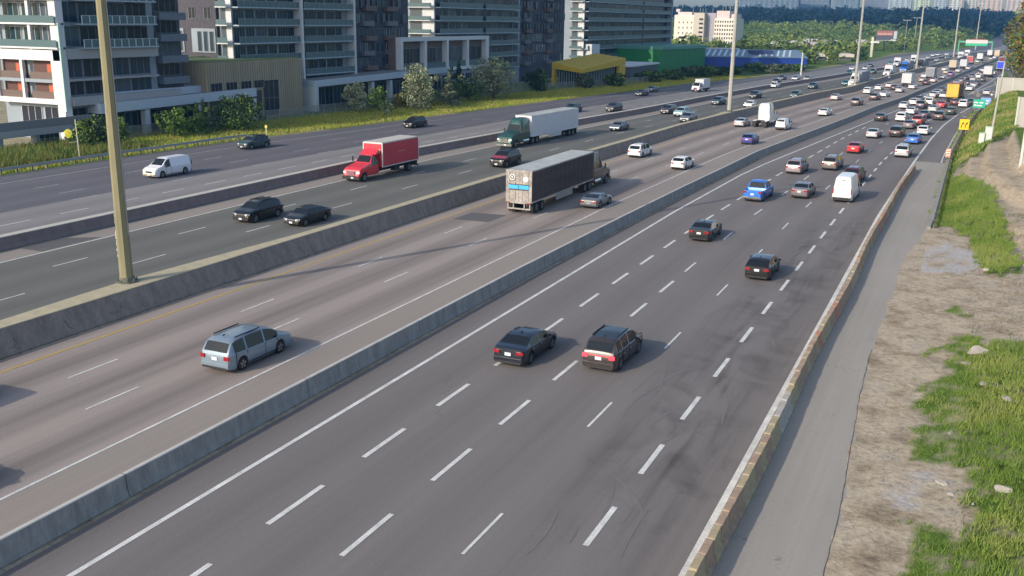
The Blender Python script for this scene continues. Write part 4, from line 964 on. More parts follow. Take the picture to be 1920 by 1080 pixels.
parts.append(('round_emblem', disc(-.66, 3.42, .27, -.055), [WHM], di[0])); parts.append(('emblem_centre', disc(-.66, 3.42, .19, -.06), [DRK], di[0])); parts.append(('emblem_leaf', MB().add([(-.66,-.065,3.56),(-.60,-.065,3.46),(-.56,-.065,3.45),(-.60,-.065,3.37),(-.65,-.065,3.30),(-.67,-.065,3.30),(-.72,-.065,3.37),(-.76,-.065,3.45),(-.72,-.065,3.46)], [(0,1,2,3,4,5,6,7,8)]), [WHM], di[0]))
parts.append(('animal_emblem', MB().add([(.38,-.055,3.30),(.46,-.055,3.14),(.60,-.055,3.08),(.78,-.055,3.06),(.92,-.055,3.14),(.97,-.055,3.34),(.92,-.055,3.50),(.84,-.055,3.46),(.80,-.055,3.58),(.70,-.055,3.50),(.58,-.055,3.52),(.50,-.055,3.42)], [tuple(range(12))]), [WHM], di[1]))
for sx, dd in ((-1, di[0]), (1, di[1])):
    xa, xb = sorted((sx*.03, sx*1.0)); parts.append(('blue_sticker', MB().box(xa, xb, -.056, -.051, 2.36, 2.72), [BLU], dd)); parts.append(('dark_band', MB().box(xa-.04*(sx<0), xb+.06*(sx>0), -.056, -.051, 2.74, 2.80).box(xa, xb, -.056, -.051, 2.26, 2.33), [DRK], dd))
for p in parts: p[1].v = [(a, b_-L/2, z) for a, b_, z in p[1].v]
finish(parts, root, False, 'semi_truck'); put(root, L, -36.75, 81.5, True); tag(root, 'long dirty brown sided trailer with blue sticker and two emblems on its rear doors', 'semi truck', GROUPN['E'])

# three more semis facing the camera, further off
def far_semi(x, y, pm, bx, lab, rd, L_=14):
    tp = trailer(bx, ROOFG, bx, L=L_); cp, L2 = tractor(pm, y0=L_-2.6, stacks=False); parts = [tuple(p[:3]) for p in tp+cp]; L = L_-2.6+8.5
    for p in parts: p[1].v = [(a, b_-L/2, z) for a, b_, z in p[1].v]
    o = finish(parts, None, True, 'semi_truck'); put(o, L, x, y, rd in 'RE'); tag(o, lab, 'semi truck', GROUPN[rd])
for a in FS: far_semi(*[P[q] if q in P else (BXC[q[3:]] if q.startswith('bx_') else q) if isinstance(q, str) else q for q in a])
# ---------------- buildings ----------------
WHB = mat('facade_white', (.62,.64,.66), .7, var=.05, vscale=.5); CONCB = mat('facade_concrete', (.26,.31,.36), .8, var=.08, vscale=.4); BRK = mat('brick_dark', (.068,.066,.085), .85, var=.2, vscale=1.5, var2=.2, v2scale=12); BRB = mat('brick_brown', (.16,.115,.10), .85, var=.2, vscale=1.2)
TANM = mat('panel_tan', (.36,.305,.215), .6, var=.12, vscale=.3, stretch=(1,3,.15)); SLAB = mat('slab_edge', (.34,.42,.48), .7, var=.05); RAILG = mat('rail_glass', (.085,.145,.16), .35, spec=.25); RAILM = mat('rail_metal', (.35,.36,.37), .4, .5)
WG = [mat('window_glass_%s' % k, cc, .16, spec=.28) for k, cc in (('dark', (.010,.020,.030)), ('blue', (.022,.045,.07)), ('teal', (.018,.05,.058)), ('curtain', (.07,.10,.125)), ('dusk', (.03,.035,.05)))]
MUL = mat('mullion_grey', (.22,.26,.30), .5, .3); YEL = mat('panel_yellow', (.50,.36,.03), .6, var=.06, vscale=.8); GRN = mat('panel_green', (.02,.22,.07), .55, var=.06, vscale=.5); BLUP = mat('panel_blue', (.012,.05,.32), .5, var=.06, vscale=.4); ROOFD = mat('roof_gravel', (.22,.22,.215), .9, var=.15, vscale=1); ROOFGR = mat('roof_green', (.12,.17,.05), .95, var=.3, vscale=2)
ORG = mat('panel_orange', (.48,.11,.05), .7); BALB = mat('balcony_brown', (.11,.055,.045), .8); PARC = mat('parapet_grey', (.36,.36,.37), .7)
WCACHE = {}
def window_mesh(w, h, nm, gi, fr, rows=1):
    k = (round(w, 2), round(h, 2), nm, gi, fr.name, rows)
    if k in WCACHE: return WCACHE[k]
    b = MB(); t = .055; b.box(0, .03, .03, w-.03, .03, h-.03, 0)
    for i in range(nm+1): y = i*(w-t)/nm; b.box(0, .07, y, y+t, 0, h, 1)
    for i in range(rows+1): z = i*(h-t)/rows if rows > 1 or i else 0; b.box(0, .066, 0, w, z, z+t, 1)
    b.box(0, .066, 0, w, h-t, h, 1)
    me = bpy.data.meshes.new('window'); me.from_pydata(b.v, [], b.f); me.materials.append(WG[gi]); me.materials.append(fr); me.polygons.foreach_set('material_index', b.m); WCACHE[k] = me; return me
class Face:
    """a facade: local u along it, w outward, z up"""
    def __init__(s, root, p, d, n): s.root = root; s.p = p; s.d = d; s.n = n; s.count = 0; s.over = MB(); s.rz = math.atan2(n[1], n[0])
    def pt(s, u, wv): return (s.p[0]+s.d[0]*u+s.n[0]*wv, s.p[1]+s.d[1]*u+s.n[1]*wv)
    def box(s, name, u0, u1, w0, w1, z0, z1, mt, parent=None, into=None):
        b = into or MB(); b.obox(s.pt(u0, w0), s.d, s.n, u1-u0, w1-w0, z0, z1)
        if into is None: return b.build(name, mt, parent or s.root)
    def window(s, u, z, w, h, nm=2, gi=None, fr=None, rows=1, wv=.02):
        gi = random.choice([0,0,1,1,2,3,4]) if gi is None else gi; fr = fr or MUL; s.count += 1
        if s.root.get('nwin', 0) >= 99:
            s.extra.append((u, z, w, h, gi)) if hasattr(s, 'extra') else setattr(s, 'extra', [(u, z, w, h, gi)]); return
        s.root['nwin'] = s.root.get('nwin', 0)+1
        o = link('window', window_mesh(w, h, nm, gi, fr, rows), s.root); x, y = s.pt(u, wv); o.location = (x, y, z)
        # local x = outward, local y = along
        M = Matrix(((s.n[0], s.d[0], 0), (s.n[1], s.d[1], 0), (0, 0, 1))).to_4x4(); M.translation = (x, y, z); o.matrix_local = M if M.determinant() > 0 else M
        return o
    def flush(s):
        if hasattr(s, 'extra') and s.extra:
            b = MB()
            for u, z, w, h, gi in s.extra: b.obox(s.pt(u+.03, .02), s.d, s.n, w-.06, .04, z, z+h, gi); b.obox(s.pt(u-.02, .02), s.d, s.n, .07, .07, z, z+h, 5)
            o = b.build('window_band', WG+[MUL], s.root); tag(o, kind='stuff')
def bld(label, cat='building', name='apartment_building', group=None):
    return empty(name, (0, 0, 0), 0, label, cat, group)
def solid_box(root, name, p, d, n, L, D, z0, z1, mt, roofm=None):
    o = MB().obox(p, d, (-n[0], -n[1]), L, D, z0, z1).build(name, mt, root)
    if roofm: MB().obox((p[0]+d[0]*.25-n[0]*.25, p[1]+d[1]*.25-n[1]*.25), d, (-n[0], -n[1]), L-.5, D-.5, z1+.002, z1+.12).build('roof', roofm, root)
    return o
D0, N0 = (0, 1), (1, 0)           # along the road, towards the road
# --- tower with long balconies (second from the left) ---
def tower(label, p, L, D, z0, z1, fh, bay, brick_from=None, bal=1.5, strip_w=2.6, first=None, xr=0, sidemat=None, ends=None):
    root = bld(label, group='glass apartment towers behind the low pavilions'); f = Face(root, p, D0, N0)
    Lb = brick_from or L
    ztop = 62; solid_box(root, 'wall', p, D0, N0, Lb, D, 0, ztop, CONCB)
    if brick_from: solid_box(root, 'brick_wing', (p[0]-.6, p[1]+Lb+.01), D0, N0, L-Lb, 4.4, 0, ztop-.5, BRK)
    k = 0; z = z0
    while z < z1-1:
        # slab + railing across the glazed part, broken by recesses
        segs = [(0, Lb*.47), (Lb*.49, Lb*.93)] if Lb < 60 else [(0, Lb*.6), (Lb*.6+.5, Lb*.985)]
        for a, e in segs:
            dep = bal+(.3 if a else 0); sb = f.box('balcony', a, e, .01, dep, z-.12, z+.10, SLAB); f.box('railing', a+.05, e-.05, dep-.07, dep-.04, z+.10, z+1.12, RAILG, parent=sb)
            cap = MB(); f.box('', a+.03, e-.03, dep-.09, dep-.02, z+1.12, z+1.17, None, into=cap)
            u = a+.1
            while u < e: f.box('', u, u+.05, dep-.08, dep-.03, z+.1, z+1.12, None, into=cap); u += 1.6
            cap.build('handrail', RAILM, sb)
        u = .2
        while u+bay < Lb:
            if (int(u/bay)+int(u/bay)//3) % 3 == 1: f.window(u+.25, z+.14, bay-.7, fh-.5, nm=3)
            else: f.window(u+.05, z+.14, bay-.12, fh-.5, nm=4 if bay > 2.6 else 2)
            u += bay
        if brick_from:
            fb = Face(root, (p[0]-.6, p[1]), D0, N0); fb.root = root; u = Lb+.8
            while u+1.6 < L:
                q = random.random()
                if q < .78:
                    fb.window(u, z+.5, random.choice([.9, 1.3, 1.6]), fh-1.1, nm=1, gi=random.choice([0, 3, 3, 1, 4]), fr=random.choice([MUL, WHB, MUL]))
                u += 2.1
            if hasattr(fb, 'extra'): f.extra = getattr(f, 'extra', [])+[(a, b_, c_, d_, e_) for a, b_, c_, d_, e_ in fb.extra]
            for uu in (Lb+3+(k % 2)*1.2, Lb+(L-Lb)*.55): fb.box('brick_balcony', uu, uu+4.2, .02, 1.1, z-.1, z+.9, BRB if k % 2 else mat('balcony_grey', (.15,.15,.17), .7))
        k += 1; z += fh
    # sunlit end strip facing the camera, with its short balconies
    e = Face(root, p, (-1, 0), (0, -1)); zz = z0
    e.box('end_panel', .0, strip_w*.45, .01, .10, 0, z1-.1, WHB)
    while zz < z1-1:
        sb = e.box('end_balcony', .2, strip_w, .11, 1.2, zz-.1, zz+.08, WHB); e.box('railing', .25, strip_w-.05, 1.13, 1.16, zz+.08, zz+1.0, RAILG, parent=sb); e.window(strip_w*.48, zz+.1, strip_w*.45, fh-.5, nm=2, gi=3, fr=WHB); zz += fh
    f.flush(); e.flush()
    if 'nwin' in root: del root['nwin']
    return root, f
t2, f2 = tower('teal glass apartment tower with long balconies rising behind the tan panelled building', (-118, 139.8), 60.6, 13.5, 3.4, 27, 3.05, 3.05, brick_from=37.6)
for u in (17.4, 35.0): f2.box('wall_fin', u, u+.5, .01, 1.9, 3, 26.8, WHB)
f2.box('wall_panel', 33.0, 35.0, .011, .14, 3, 26.6, CONCB); f2.box('corner_panel', 35.5, 37.4, .01, .5, 0, 26.5, WHB)
# dark brick wing of it with white framed windows, left of the sunlit strip; its dark brick colour also carries the first tower's shade
wb = Face(t2, (-120.9, 139.2), (-1, 0), (0, -1)); solid_box(t2, 'brick_wing', (-137, 139.2), (1, 0), (0, -1), 16.1, .59, 0, 27.2, BRK)
for a, e in ((.3, 5.6), (7.4, 14.2)):
    wb.box('window_surround', a, e, .02, .16, 10.9, 15.0, CONCB)
    u = a+.3
    while u+1.1 < e: o = wb.window(u, 11.1, .95, 3.4, nm=1, gi=random.choice([1, 2]), wv=.17); u += 1.35
for zz in (16.6, 20.2): 
    for u in (1, 4.5, 9, 12): wb.window(u, zz, 1.6, 1.9, nm=2, gi=0, wv=.02)
del t2['nwin']
t3, f3 = tower('grey blue glass apartment tower above the white square portal frames', (-118, 211.6), 84, 20, 4.6, 31, 3.02, 3.4, brick_from=49, strip_w=7.2)
t4, f4 = tower('furthest wide glass apartment tower with pale balcony bands, left of the green hall', (-118, 311.5), 97, 22, 5.0, 33, 3.0, 5.0, strip_w=4.6)
f4.box('wall_panel', 1.0, 8.5, .01, 2.6, 0, 9.6, WHB); f4.box('wall_panel', 62, 72, .01, 3.0, 0, 6.0, WHB); f4.box('end_wall', 95.6, 97, .01, 1.9, 0, 32, CONCB)
# portal frames in front of the third tower
pf = bld('row of white square portal frames over deep balconies, below the grey blue tower', name='podium_building'); g = Face(pf, (-115.2, 190.5), D0, N0)
solid_box(pf, 'wall', (-116.0, 190.5), D0, N0, 47, 2.0, 0, 13.0, BRB); u = 0
for k in range(4):
    for (a, e, z0_, z1_) in ((u, u+.9, 5.6, 13.1), (u+.9, u+10.4, 12.2, 13.1), (u+.9, u+10.4, 5.2, 6.0)): g.box('portal_frame', a, e, -.78, .6, z0_, z1_, WHB)
    g.box('railing', u+1.0, u+10.3, .2, .24, 6.0, 7.3, RAILG)
    for j in range(3): g.window(u+1.3+j*3, 7.4, 2.7, 3.2, nm=2, gi=random.choice([0, 4, 3]), wv=-.75)
    u += 10.5
g.box('portal_frame', u, u+1.6, -.78, .6, 4.6, 13.1, WHB); g.box('lower_wall', 9, 46, -.78, -.2, 0, 4.9, CONCB)
for j in range(8): g.window(12+j*4, 1.0, 3.2, 3.2, nm=3, gi=0, wv=-.19)
del pf['nwin']
# --- first tower with the white balcony boxes ---
t1 = bld('pale apartment block at the far left with white framed brown balconies', group=None); a = Face(t1, (-113, 98.6), (-1, 0), (0, -1)); b1 = Face(t1, (-113, 98.6), D0, N0)
solid_box(t1, 'wall', (-114.2, 99.9), D0, N0, 17.5, 12, 0, 25, CONCB)
solid_box(t1, 'dark_wing', (-114.6, 117.42), D0, N0, 6, 7, 0, 25, BRK)
b1.box('corner_column', 0, 1.2, -1.3, 0, 0, 24, WHB); b1.box('corner_fin', -.02, .5, .01, .25, 4.2, 16, mat('fin_pale_green', (.45,.60,.56), .5))
b1.box('fascia', 1.2, 18, -1.2, .2, 11.2, 12.6, PARC); b1.box('fascia', 1.2, 22, -1.2, .5, 4.9, 6.1, PARC); b1.box('floor_band', 1.2, 18, -1.2, .05, 8.2, 8.5, PARC)
for z, hh in ((1.0, 3.4), (6.2, 1.9), (8.6, 2.5), (12.9, 2.6), (16.1, 2.7), (19.3, 2.7)):
    u = 1.6
    for wv_, nm in ((3.0, 2), (4.2, 3), (4.0, 3), (4.0, 3)):
        b1.window(u, z, wv_, hh, nm=nm, wv=-1.17, gi=random.choice([0, 1, 1, 2, 3])); u += wv_+.22
for z in (12.7, 15.9, 19.1):
    sb = b1.box('balcony', 3.4, 17.6, -1.2, .9, z-.15, z+.05, SLAB); b1.box('railing', 3.5, 17.5, .84, .87, z+.05, z+1.1, RAILG, parent=sb); h = MB()
    u = 3.5
    while u < 17.5: b1.box('', u, u+.12, .82, .9, z+.05, z+1.15, None, into=h); u += 1.35
    b1.box('', 3.5, 17.5, .83, .89, z+1.1, z+1.15, None, into=h); h.build('handrail', WHB, sb)
for z in (3.5, 7.0, 10.2, 13.4, 16.6, 19.8):   # darker recessed wing, angled balconies
    sb = Face(t1, (-114.6, 117.4), D0, N0).box('balcony', .2, 5.8, .01, 1.6, z-.1, z+1.0, mat('balcony_slate', (.12,.15,.19), .5)); Face(t1, (-114.6, 117.4), D0, N0).window(.6, z+1.1, 4.8, 1.9, nm=4, gi=random.choice([0, 3, 1]))
# sunlit side towards the camera
a.box('white_band', 0, 13, -.6, 0, 11.0, 12.4, WHB); a.box('white_band', 1.2, 13, -.4, .02, 5.1, 5.8, WHB); a.box('floor_edge', 1.2, 13, -.35, -.1, 8.0, 8.45, CONCB)
for u in (1.3, 7.4, 12.5): a.box('white_column', u, u+.5, -.4, .03, 5.8, 11.0, WHB)
for z in (5.8, 8.46):
    for u in (1.9, 8.0):
        a.box('balcony_back', u, u+4.5, -1.25, -1.0, z, z+2.5, BALB); a.box('orange_panel', u+.6, u+1.8, -.98, -.9, z+.5, z+2.0, ORG); a.box('railing', u, u+4.5, -.3, -.27, z, z+.95, mat('rail_glass_warm', (.16,.12,.11), .2))
for z in (12.7, 15.9, 19.1):
    sb = a.box('balcony', 0, 13, -1.3, .3, z-.15, z+.08, WHB); a.box('railing', .1, 12.9, .24, .27, z+.08, z+1.05, RAILG, parent=sb)
    for u in (1.0, 4.6, 8.4): a.window(u, z+.15, 3.2, 2.6, nm=3, gi=random.choice([0, 2, 3]), fr=WHB, wv=-1.26)
for u in (5, 11): a.box('white_column', u, u+.5, -.3, .1, 12.4, 22, WHB)
for u in (1.4, 6): a.window(u, 1.2, 4.0, 3.4, nm=3, gi=random.choice([0, 4]), fr=WHB, wv=-1.26)
del t1['nwin']
wk = bld('grey raised walkway with parapet below the pale apartment block', name='walkway', cat='walkway'); kf = Face(wk, (-111.5, 84), D0, N0)
kf.box('deck', 0, 21, -2.2, 0, 1.7, 2.6, PARC); kf.box('parapet', 0, 18.5, -.25, -.05, 2.6, 3.7, mat('parapet_dark', (.20,.20,.21), .7))
for u in (3, 8.5, 14, 19): kf.box('support', u, u+.5, -1.4, -.4, 0, 1.69, CONCB)
for u in (9.1, 14.6): kf.window(u, .25, 4.0, 1.3, nm=5, gi=3, fr=WHB, rows=2, wv=-1.5)
del wk['nwin']
# --- long low pavilions with bluish white fascias ---
def pavilion(label, p, L, D, z0, z1, rise, cols, endw=None):
    root = bld(label, name='pavilion', group='long low pavilions along the grass verge'); f = Face(root, p, D0, N0)
    b = MB(); x, y = p; b.add([(x,y,z0),(x,y+L,z0+rise),(x-D,y+L,z0+rise),(x-D,y,z0),(x,y,z1),(x,y+L,z1+rise),(x-D,y+L,z1+rise),(x-D,y,z1)], [(0,3,2,1),(4,5,6,7),(0,1,5,4),(1,2,6,5),(2,3,7,6),(3,0,4,7)]); b.build('roof_fascia', mat('fascia_bluewhite', (.46,.53,.60), .6, var=.04), root)
    MB().add([(x-.5,y+.5,z1+.02),(x-.5,y+L-.5,z1+rise+.02),(x-D+.5,y+L-.5,z1+rise+.02),(x-D+.5,y+.5,z1+.02)], [(0,1,2,3)]).build('roof', ROOFD, root)
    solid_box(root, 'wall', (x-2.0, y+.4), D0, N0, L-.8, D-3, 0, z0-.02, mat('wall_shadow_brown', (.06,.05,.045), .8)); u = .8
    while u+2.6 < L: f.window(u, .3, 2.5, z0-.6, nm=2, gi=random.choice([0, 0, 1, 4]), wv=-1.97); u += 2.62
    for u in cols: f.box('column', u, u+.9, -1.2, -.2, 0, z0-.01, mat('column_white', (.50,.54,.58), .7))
    if endw: f.box('end_wall', endw[0], endw[1], -D*.6, -.02, 0, z0-.01, WHB)
    if 'nwin' in root: del root['nwin']
    return root
pavilion('long low pavilion with a bluish white fascia, left of the tan panelled building', (-111.6, 103.5), 34.0, 12, 3.6, 5.0, .35, (8.5, 20), (33.1, 33.9))
pavilion('long low pavilion with a bluish white fascia, right of the tan panelled building', (-111.8, 154.5), 52, 12, 4.5, 5.7, .6, (20, 27, 36, 44), (0, 1.2))
pavilion('small low pavilion behind the grey green willow, below the portal frames', (-110, 214), 22, 10, 2.2, 2.9, 0, (6, 14))
ub = bld('white upper storey on the left pavilion roof', name='pavilion_terrace'); solid_box(ub, 'wall', (-113.3, 106.5), D0, N0, 20, 9, 4.9, 6.3, mat('terrace_bluewhite', (.42,.48,.56), .7))
# tan panelled building
tn = bld('tan building clad in vertical metal panels between the two pavilions', name='tan_building'); x, y0, y1 = -112.2, 126.0, 151.3
solid_box(tn, 'wall', (x, y0), D0, N0, y1-y0, 16, 0, 9.9, TANM, ROOFGR); rb = MB(); y = y0+.3
while y < y1-.1: rb.box(x+.001, x+.07, y, y+.05, .0, 9.85); y += .62
xx = x-.4
while xx > x-15.5: rb.box(xx, xx+.05, y1+.001, y1+.07, 0, 9.85); rb.box(xx, xx+.05, y0-.07, y0-.001, 0, 9.85); xx -= .62
rb.build('panel_rib', mat('panel_tan_dark', (.25,.21,.145), .6), tn); ft = Face(tn, (x, y0), D0, N0)
for u in (.8, 4.5, 8.2, 11.6): ft.window(u, 5.3, 2.7, 1.3, nm=3, gi=0, wv=.075)
ft.box('low_opening', .5, 13.5, .075, .12, .2, 4.9, mat('opening_dark', (.04,.04,.038), .6)); ft.window(14.0, .4, 4.2, 6.0, nm=3, gi=4, rows=2, wv=.075); del tn['nwin']
sg_ = bld('small grey terrace house with a planted roof behind the tan building', name='terrace_building'); solid_box(sg_, 'wall', (-123, 124), D0, N0, 15, 10, 0, 10.2, mat('facade_warm_grey', (.42,.41,.37), .8), ROOFGR); fs = Face(sg_, (-123, 124), D0, N0)
fs.box('white_pilaster', .2, .8, .01, .35, 5.5, 10.3, WHB)
for u, z in ((3, 6.4), (6.5, 6.4), (10, 6.4), (6.5, 2.5)): fs.window(u, z, 1.8, 2.4, nm=1, gi=1)
del sg_['nwin']
# yellow canopy building
yb = bld('olive yellow canopy building with slatted glass walls', name='canopy_building'); A_ = (-94.5, 249.0); d = Vector((5.2, 20.5)).normalized(); dn = (d.x, d.y); nn_ = (d.y, -d.x); Lc = 21; Dc = 10
q = lambda u, wv: (A_[0]+dn[0]*u+nn_[0]*wv, A_[1]+dn[1]*u+nn_[1]*wv)
def prism(root, name, pts, zb, zt, mt):
    b = MB(); n = len(pts); b.v = [(x, y, z) for (x, y), z in zip(pts, zb)]+[(x, y, z) for (x, y), z in zip(pts, zt)]
    b.f = [tuple(range(n-1, -1, -1)), tuple(range(n, 2*n))]+[(i, (i+1) % n, n+(i+1) % n, n+i) for i in range(n)]; b.m = [0]*len(b.f); return b.build(name, mt, root)
prism(yb, 'roof', [q(0,0), q(Lc,0), q(Lc,-Dc), q(0,-Dc)], [3.7,5.4,6.4,4.6], [4.6,7.2,8.2,6.2], YEL)
for a_, e_ in ((0, 1.5), (Lc-3.0, Lc)): prism(yb, 'pillar', [q(a_,0), q(e_,0), q(e_,-1.0), q(a_,-1.0)], [0]*4, [3.69+a_*.081]*4, YEL)
prism(yb, 'pillar', [q(.02,-Dc+1), q(1,-Dc+1), q(1,-Dc), q(.02,-Dc)], [0]*4, [4.5]*4, YEL)
prism(yb, 'glass_wall', [q(1.2,-1.6), q(Lc-.8,-1.6), q(Lc-.8,-Dc+1.5), q(1.2,-Dc+1.5)], [0]*4, [3.9, 4.9, 5.4, 4.4], mat('glass_blue_dark', (.02,.035,.05), .1, spec=.8)); sb = MB()
u = 1.7
while u < Lc-3.2: sb.obox(q(u, -1.59), dn, nn_, .12, .22, .2, 3.8+u*.045); u += .8
wv = -1.8
while wv > -Dc+1.2: sb.obox(q(1.0, wv), dn, nn_, .18, .12, .2, 3.9); wv -= .8
sb.build('slat', mat('slat_grey', (.30,.36,.40), .5), yb)
lb = bld('low grey flat roofed building right of the yellow canopy building', name='low_building'); solid_box(lb, 'wall', (-93, 285), D0, N0, 28, 12, 0, 4.0, mat('wall_slate', (.10,.11,.13), .8)); MB().obox((-92.6, 284.6), D0, (-1, 0), 29, 13, 4.01, 4.5).build('roof', WHB, lb)
# green hall and blue hall
gh = bld('bright green windowless hall behind dark trees', name='green_hall', cat='hall'); solid_box(gh, 'wall', (-100, 340), (.12, .9928), (.9928, -.12), 42, 40, 0, 7.6, GRN); MB().obox((-100+.4, 339.6), (.12,.9928), (-.9928,.12), 42.8, 40.8, 7.61, 8.7).build('roof_edge', mat('roof_green_pale', (.10,.30,.24), .6), gh)
rb = MB(); u = 1
while u < 41: rb.obox((-100+.12*u+.01, 340+.9928*u), (.12,.9928), (.9928,-.12), .08, .07, .1, 7.5); u += 2.2
rb.build('panel_rib', mat('panel_green_dark', (.015,.15,.05), .6), gh)
bh = bld('deep blue hall with white striped skylights on its roof', name='blue_hall', cat='hall'); bd = Vector((36, 16)).normalized(); bdn = (bd.x, bd.y); bn = (bd.y, -bd.x)
solid_box(bh, 'wall', (-97, 389), bdn, bn, 40, 26, 0, 4.0, BLUP); bq = lambda u, wv: (-97+bdn[0]*u-bn[0]*wv, 389+bdn[1]*u-bn[1]*wv); prism(bh, 'roof', [bq(-.3,-.3), bq(40.3,-.3), bq(40.3,16), bq(-.3,16)], [4.01]*4, [4.2,4.2,6.7,6.7], mat('roof_bluegrey', (.16,.24,.32), .6))
for k in range(15):
    if k > 14 or 6 < k < 9: continue
    u = .8+k*2.3; prism(bh, 'skylight', [bq(u,1.5), bq(u+.8,1.5), bq(u+4.3,14), bq(u+3.5,14)], [4.48]*2+[6.4]*2, [4.62]*2+[6.55]*2, mat('skylight_white', (.60,.68,.72), .4))
MB().obox((-97+bdn[0]*19-bn[0]*5, 389+bdn[1]*19-bn[1]*5), bdn, (-bn[0], -bn[1]), 9, 6, 3.8, 6.6).build('roof_unit', mat('unit_navy', (.03,.05,.14), .6), bh)
MB().obox((-97-bn[0]*16.5, 389-bn[1]*16.5), bdn, (-bn[0], -bn[1]), 17, 6, 3.51, 7.0).build('rear_wall_pale', WHB, bh)
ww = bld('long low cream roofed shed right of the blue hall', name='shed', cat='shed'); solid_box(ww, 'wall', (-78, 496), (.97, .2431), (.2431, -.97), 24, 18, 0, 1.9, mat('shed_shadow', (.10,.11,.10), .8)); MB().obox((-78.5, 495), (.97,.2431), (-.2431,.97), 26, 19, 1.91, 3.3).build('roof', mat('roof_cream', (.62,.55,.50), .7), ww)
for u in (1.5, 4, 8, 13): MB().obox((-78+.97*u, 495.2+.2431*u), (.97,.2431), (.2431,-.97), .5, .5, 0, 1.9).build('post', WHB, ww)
for i, (x, y, wd, col, lab) in enumerate(((-95, 600, 9, (.60,.50,.46), 'low pinkish white house roof among trees, left of the tall pole'), (-118, 640, 14, (.66,.62,.56), 'small cream house among trees above the green hall'), (-96, 690, 11, (.62,.60,.56), 'wide pale house row among the trees above the blue hall'), (-78, 730, 14, (.64,.60,.56), 'longest pale roof among trees above the blue hall'), (-112, 720, 10, (.70,.66,.60), 'tiny white gabled house among trees'))):
    hb = bld(lab, name='house', cat='house', group='small houses among the trees'); solid_box(hb, 'wall', (x, y), (1, 0), (0, -1), wd, 9, 0, 4.5, mat('house_wall_%d' % i, col, .8)); prism(hb, 'roof', [(x-.5,y-.5),(x+wd+.5,y-.5),(x+wd+.5,y+9.5),(x-.5,y+9.5)], [4.51]*4, [4.7,4.7,6.6,6.6], mat('house_roof_%d' % i, tuple(q*.8 for q in col), .8))
# white block with rows of small windows (mid distance)
hp = bld('cream hospital like block with rows of small square windows and roof masts', name='office_building', cat='building'); z0h = 0; X0, Y0 = -199, 690
def blockh(x0, x1, y, z1, mt, dep=22): return MB().box(x0, x1, y, y+dep, 0, z1).build('wall', mt, hp)
CRM = mat('facade_cream', (.66,.62,.56), .8, var=.05, vscale=.1); blockh(-197.5, -183, 700, 21.5, CRM); blockh(-182.9, -175.5, 697, 23, mat('facade_beige', (.50,.45,.40), .8)); blockh(-175.4, -169, 703, 23, mat('facade_mauve', (.34,.33,.38), .8)); blockh(-168.9, -153.5, 700, 19.5, CRM)
for bx_ in ((-168,-159,701,716,19.5,24.5), (-158.9,-154,703,716,19.5,22.5), (-196,-186,703,716,21.5,23.5), (-197.4,-195,703,709,23.5,25.5)): MB().box(*bx_).build('roof_block', mat('roof_block_pink', (.60,.50,.50), .8), hp)
fh_ = Face(hp, (-153.6, 699.98), (-1, 0), (0, -1))
for r_ in range(6):
    for k in range(9): fh_.window(.6+k*1.68, 2.8+r_*2.75, .9, 1.4, nm=1, gi=0, fr=CRM)
for r_ in range(6):
    fh_.p = (-175.6, 696.98); fh_.window(.5, 3.5+r_*2.9, 2.9, 1.3, nm=1, gi=4); fh_.p = (-153.6, 699.98)
for r_ in range(4):
    for k in range(4): fh_.window(31+k*3, 5+r_*3.6, .9, 1.2, nm=1, gi=3, fr=CRM)
for x in (-186, -181, -179, -177, -172, -165, -163, -160, -157): MB().cyl((x, 706, 20), (x, 706, 27.5 if x > -168 else 26), .18, n=5).build('roof_mast', RAILM, hp)
if 'nwin' in hp: del hp['nwin']
# --- far apartment towers on the ridge ---
def far_tower(x, y, wd, dep, z0, z1, col, lab, stripes=5, rz=0):
    root = empty('apartment_tower', (x, y, z0), rz, lab, 'building', 'far apartment towers on the wooded ridge'); h = z1-z0
    m_ = mat('far_wall_%s' % '_'.join('%02d' % int(q*100) for q in col), col, .8, var=.06, vscale=.05)
    MB().box(-wd/2, wd/2, 0, dep, 0, h).build('wall', m_, root); b = MB(); s_ = wd/stripes
    for k in range(stripes): b.box(-wd/2+k*s_+s_*.22, -wd/2+k*s_+s_*.66, -.9, -.05, 1, h-2.0)
    zz = 2.5
    b.build('balcony_stack', mat('far_balcony_dark', (.17,.19,.22), .7), root); f = MB()
    while zz < h-2: f.box(-wd/2+.5, wd/2-.5, -1.3, -.92, zz, zz+1.0); zz += 3.1
    f.build('floor_band', m_, root); MB().box(-wd/6, wd/6, dep*.3, dep*.7, h, h+5).build('roof_block', m_, root); return root
for x_, y_, w_, d_, z0_, z1_, *r_ in FT: far_tower(x_, y_, w_, d_, z0_-8, z1_, *r_)
HAZE = 0.00017
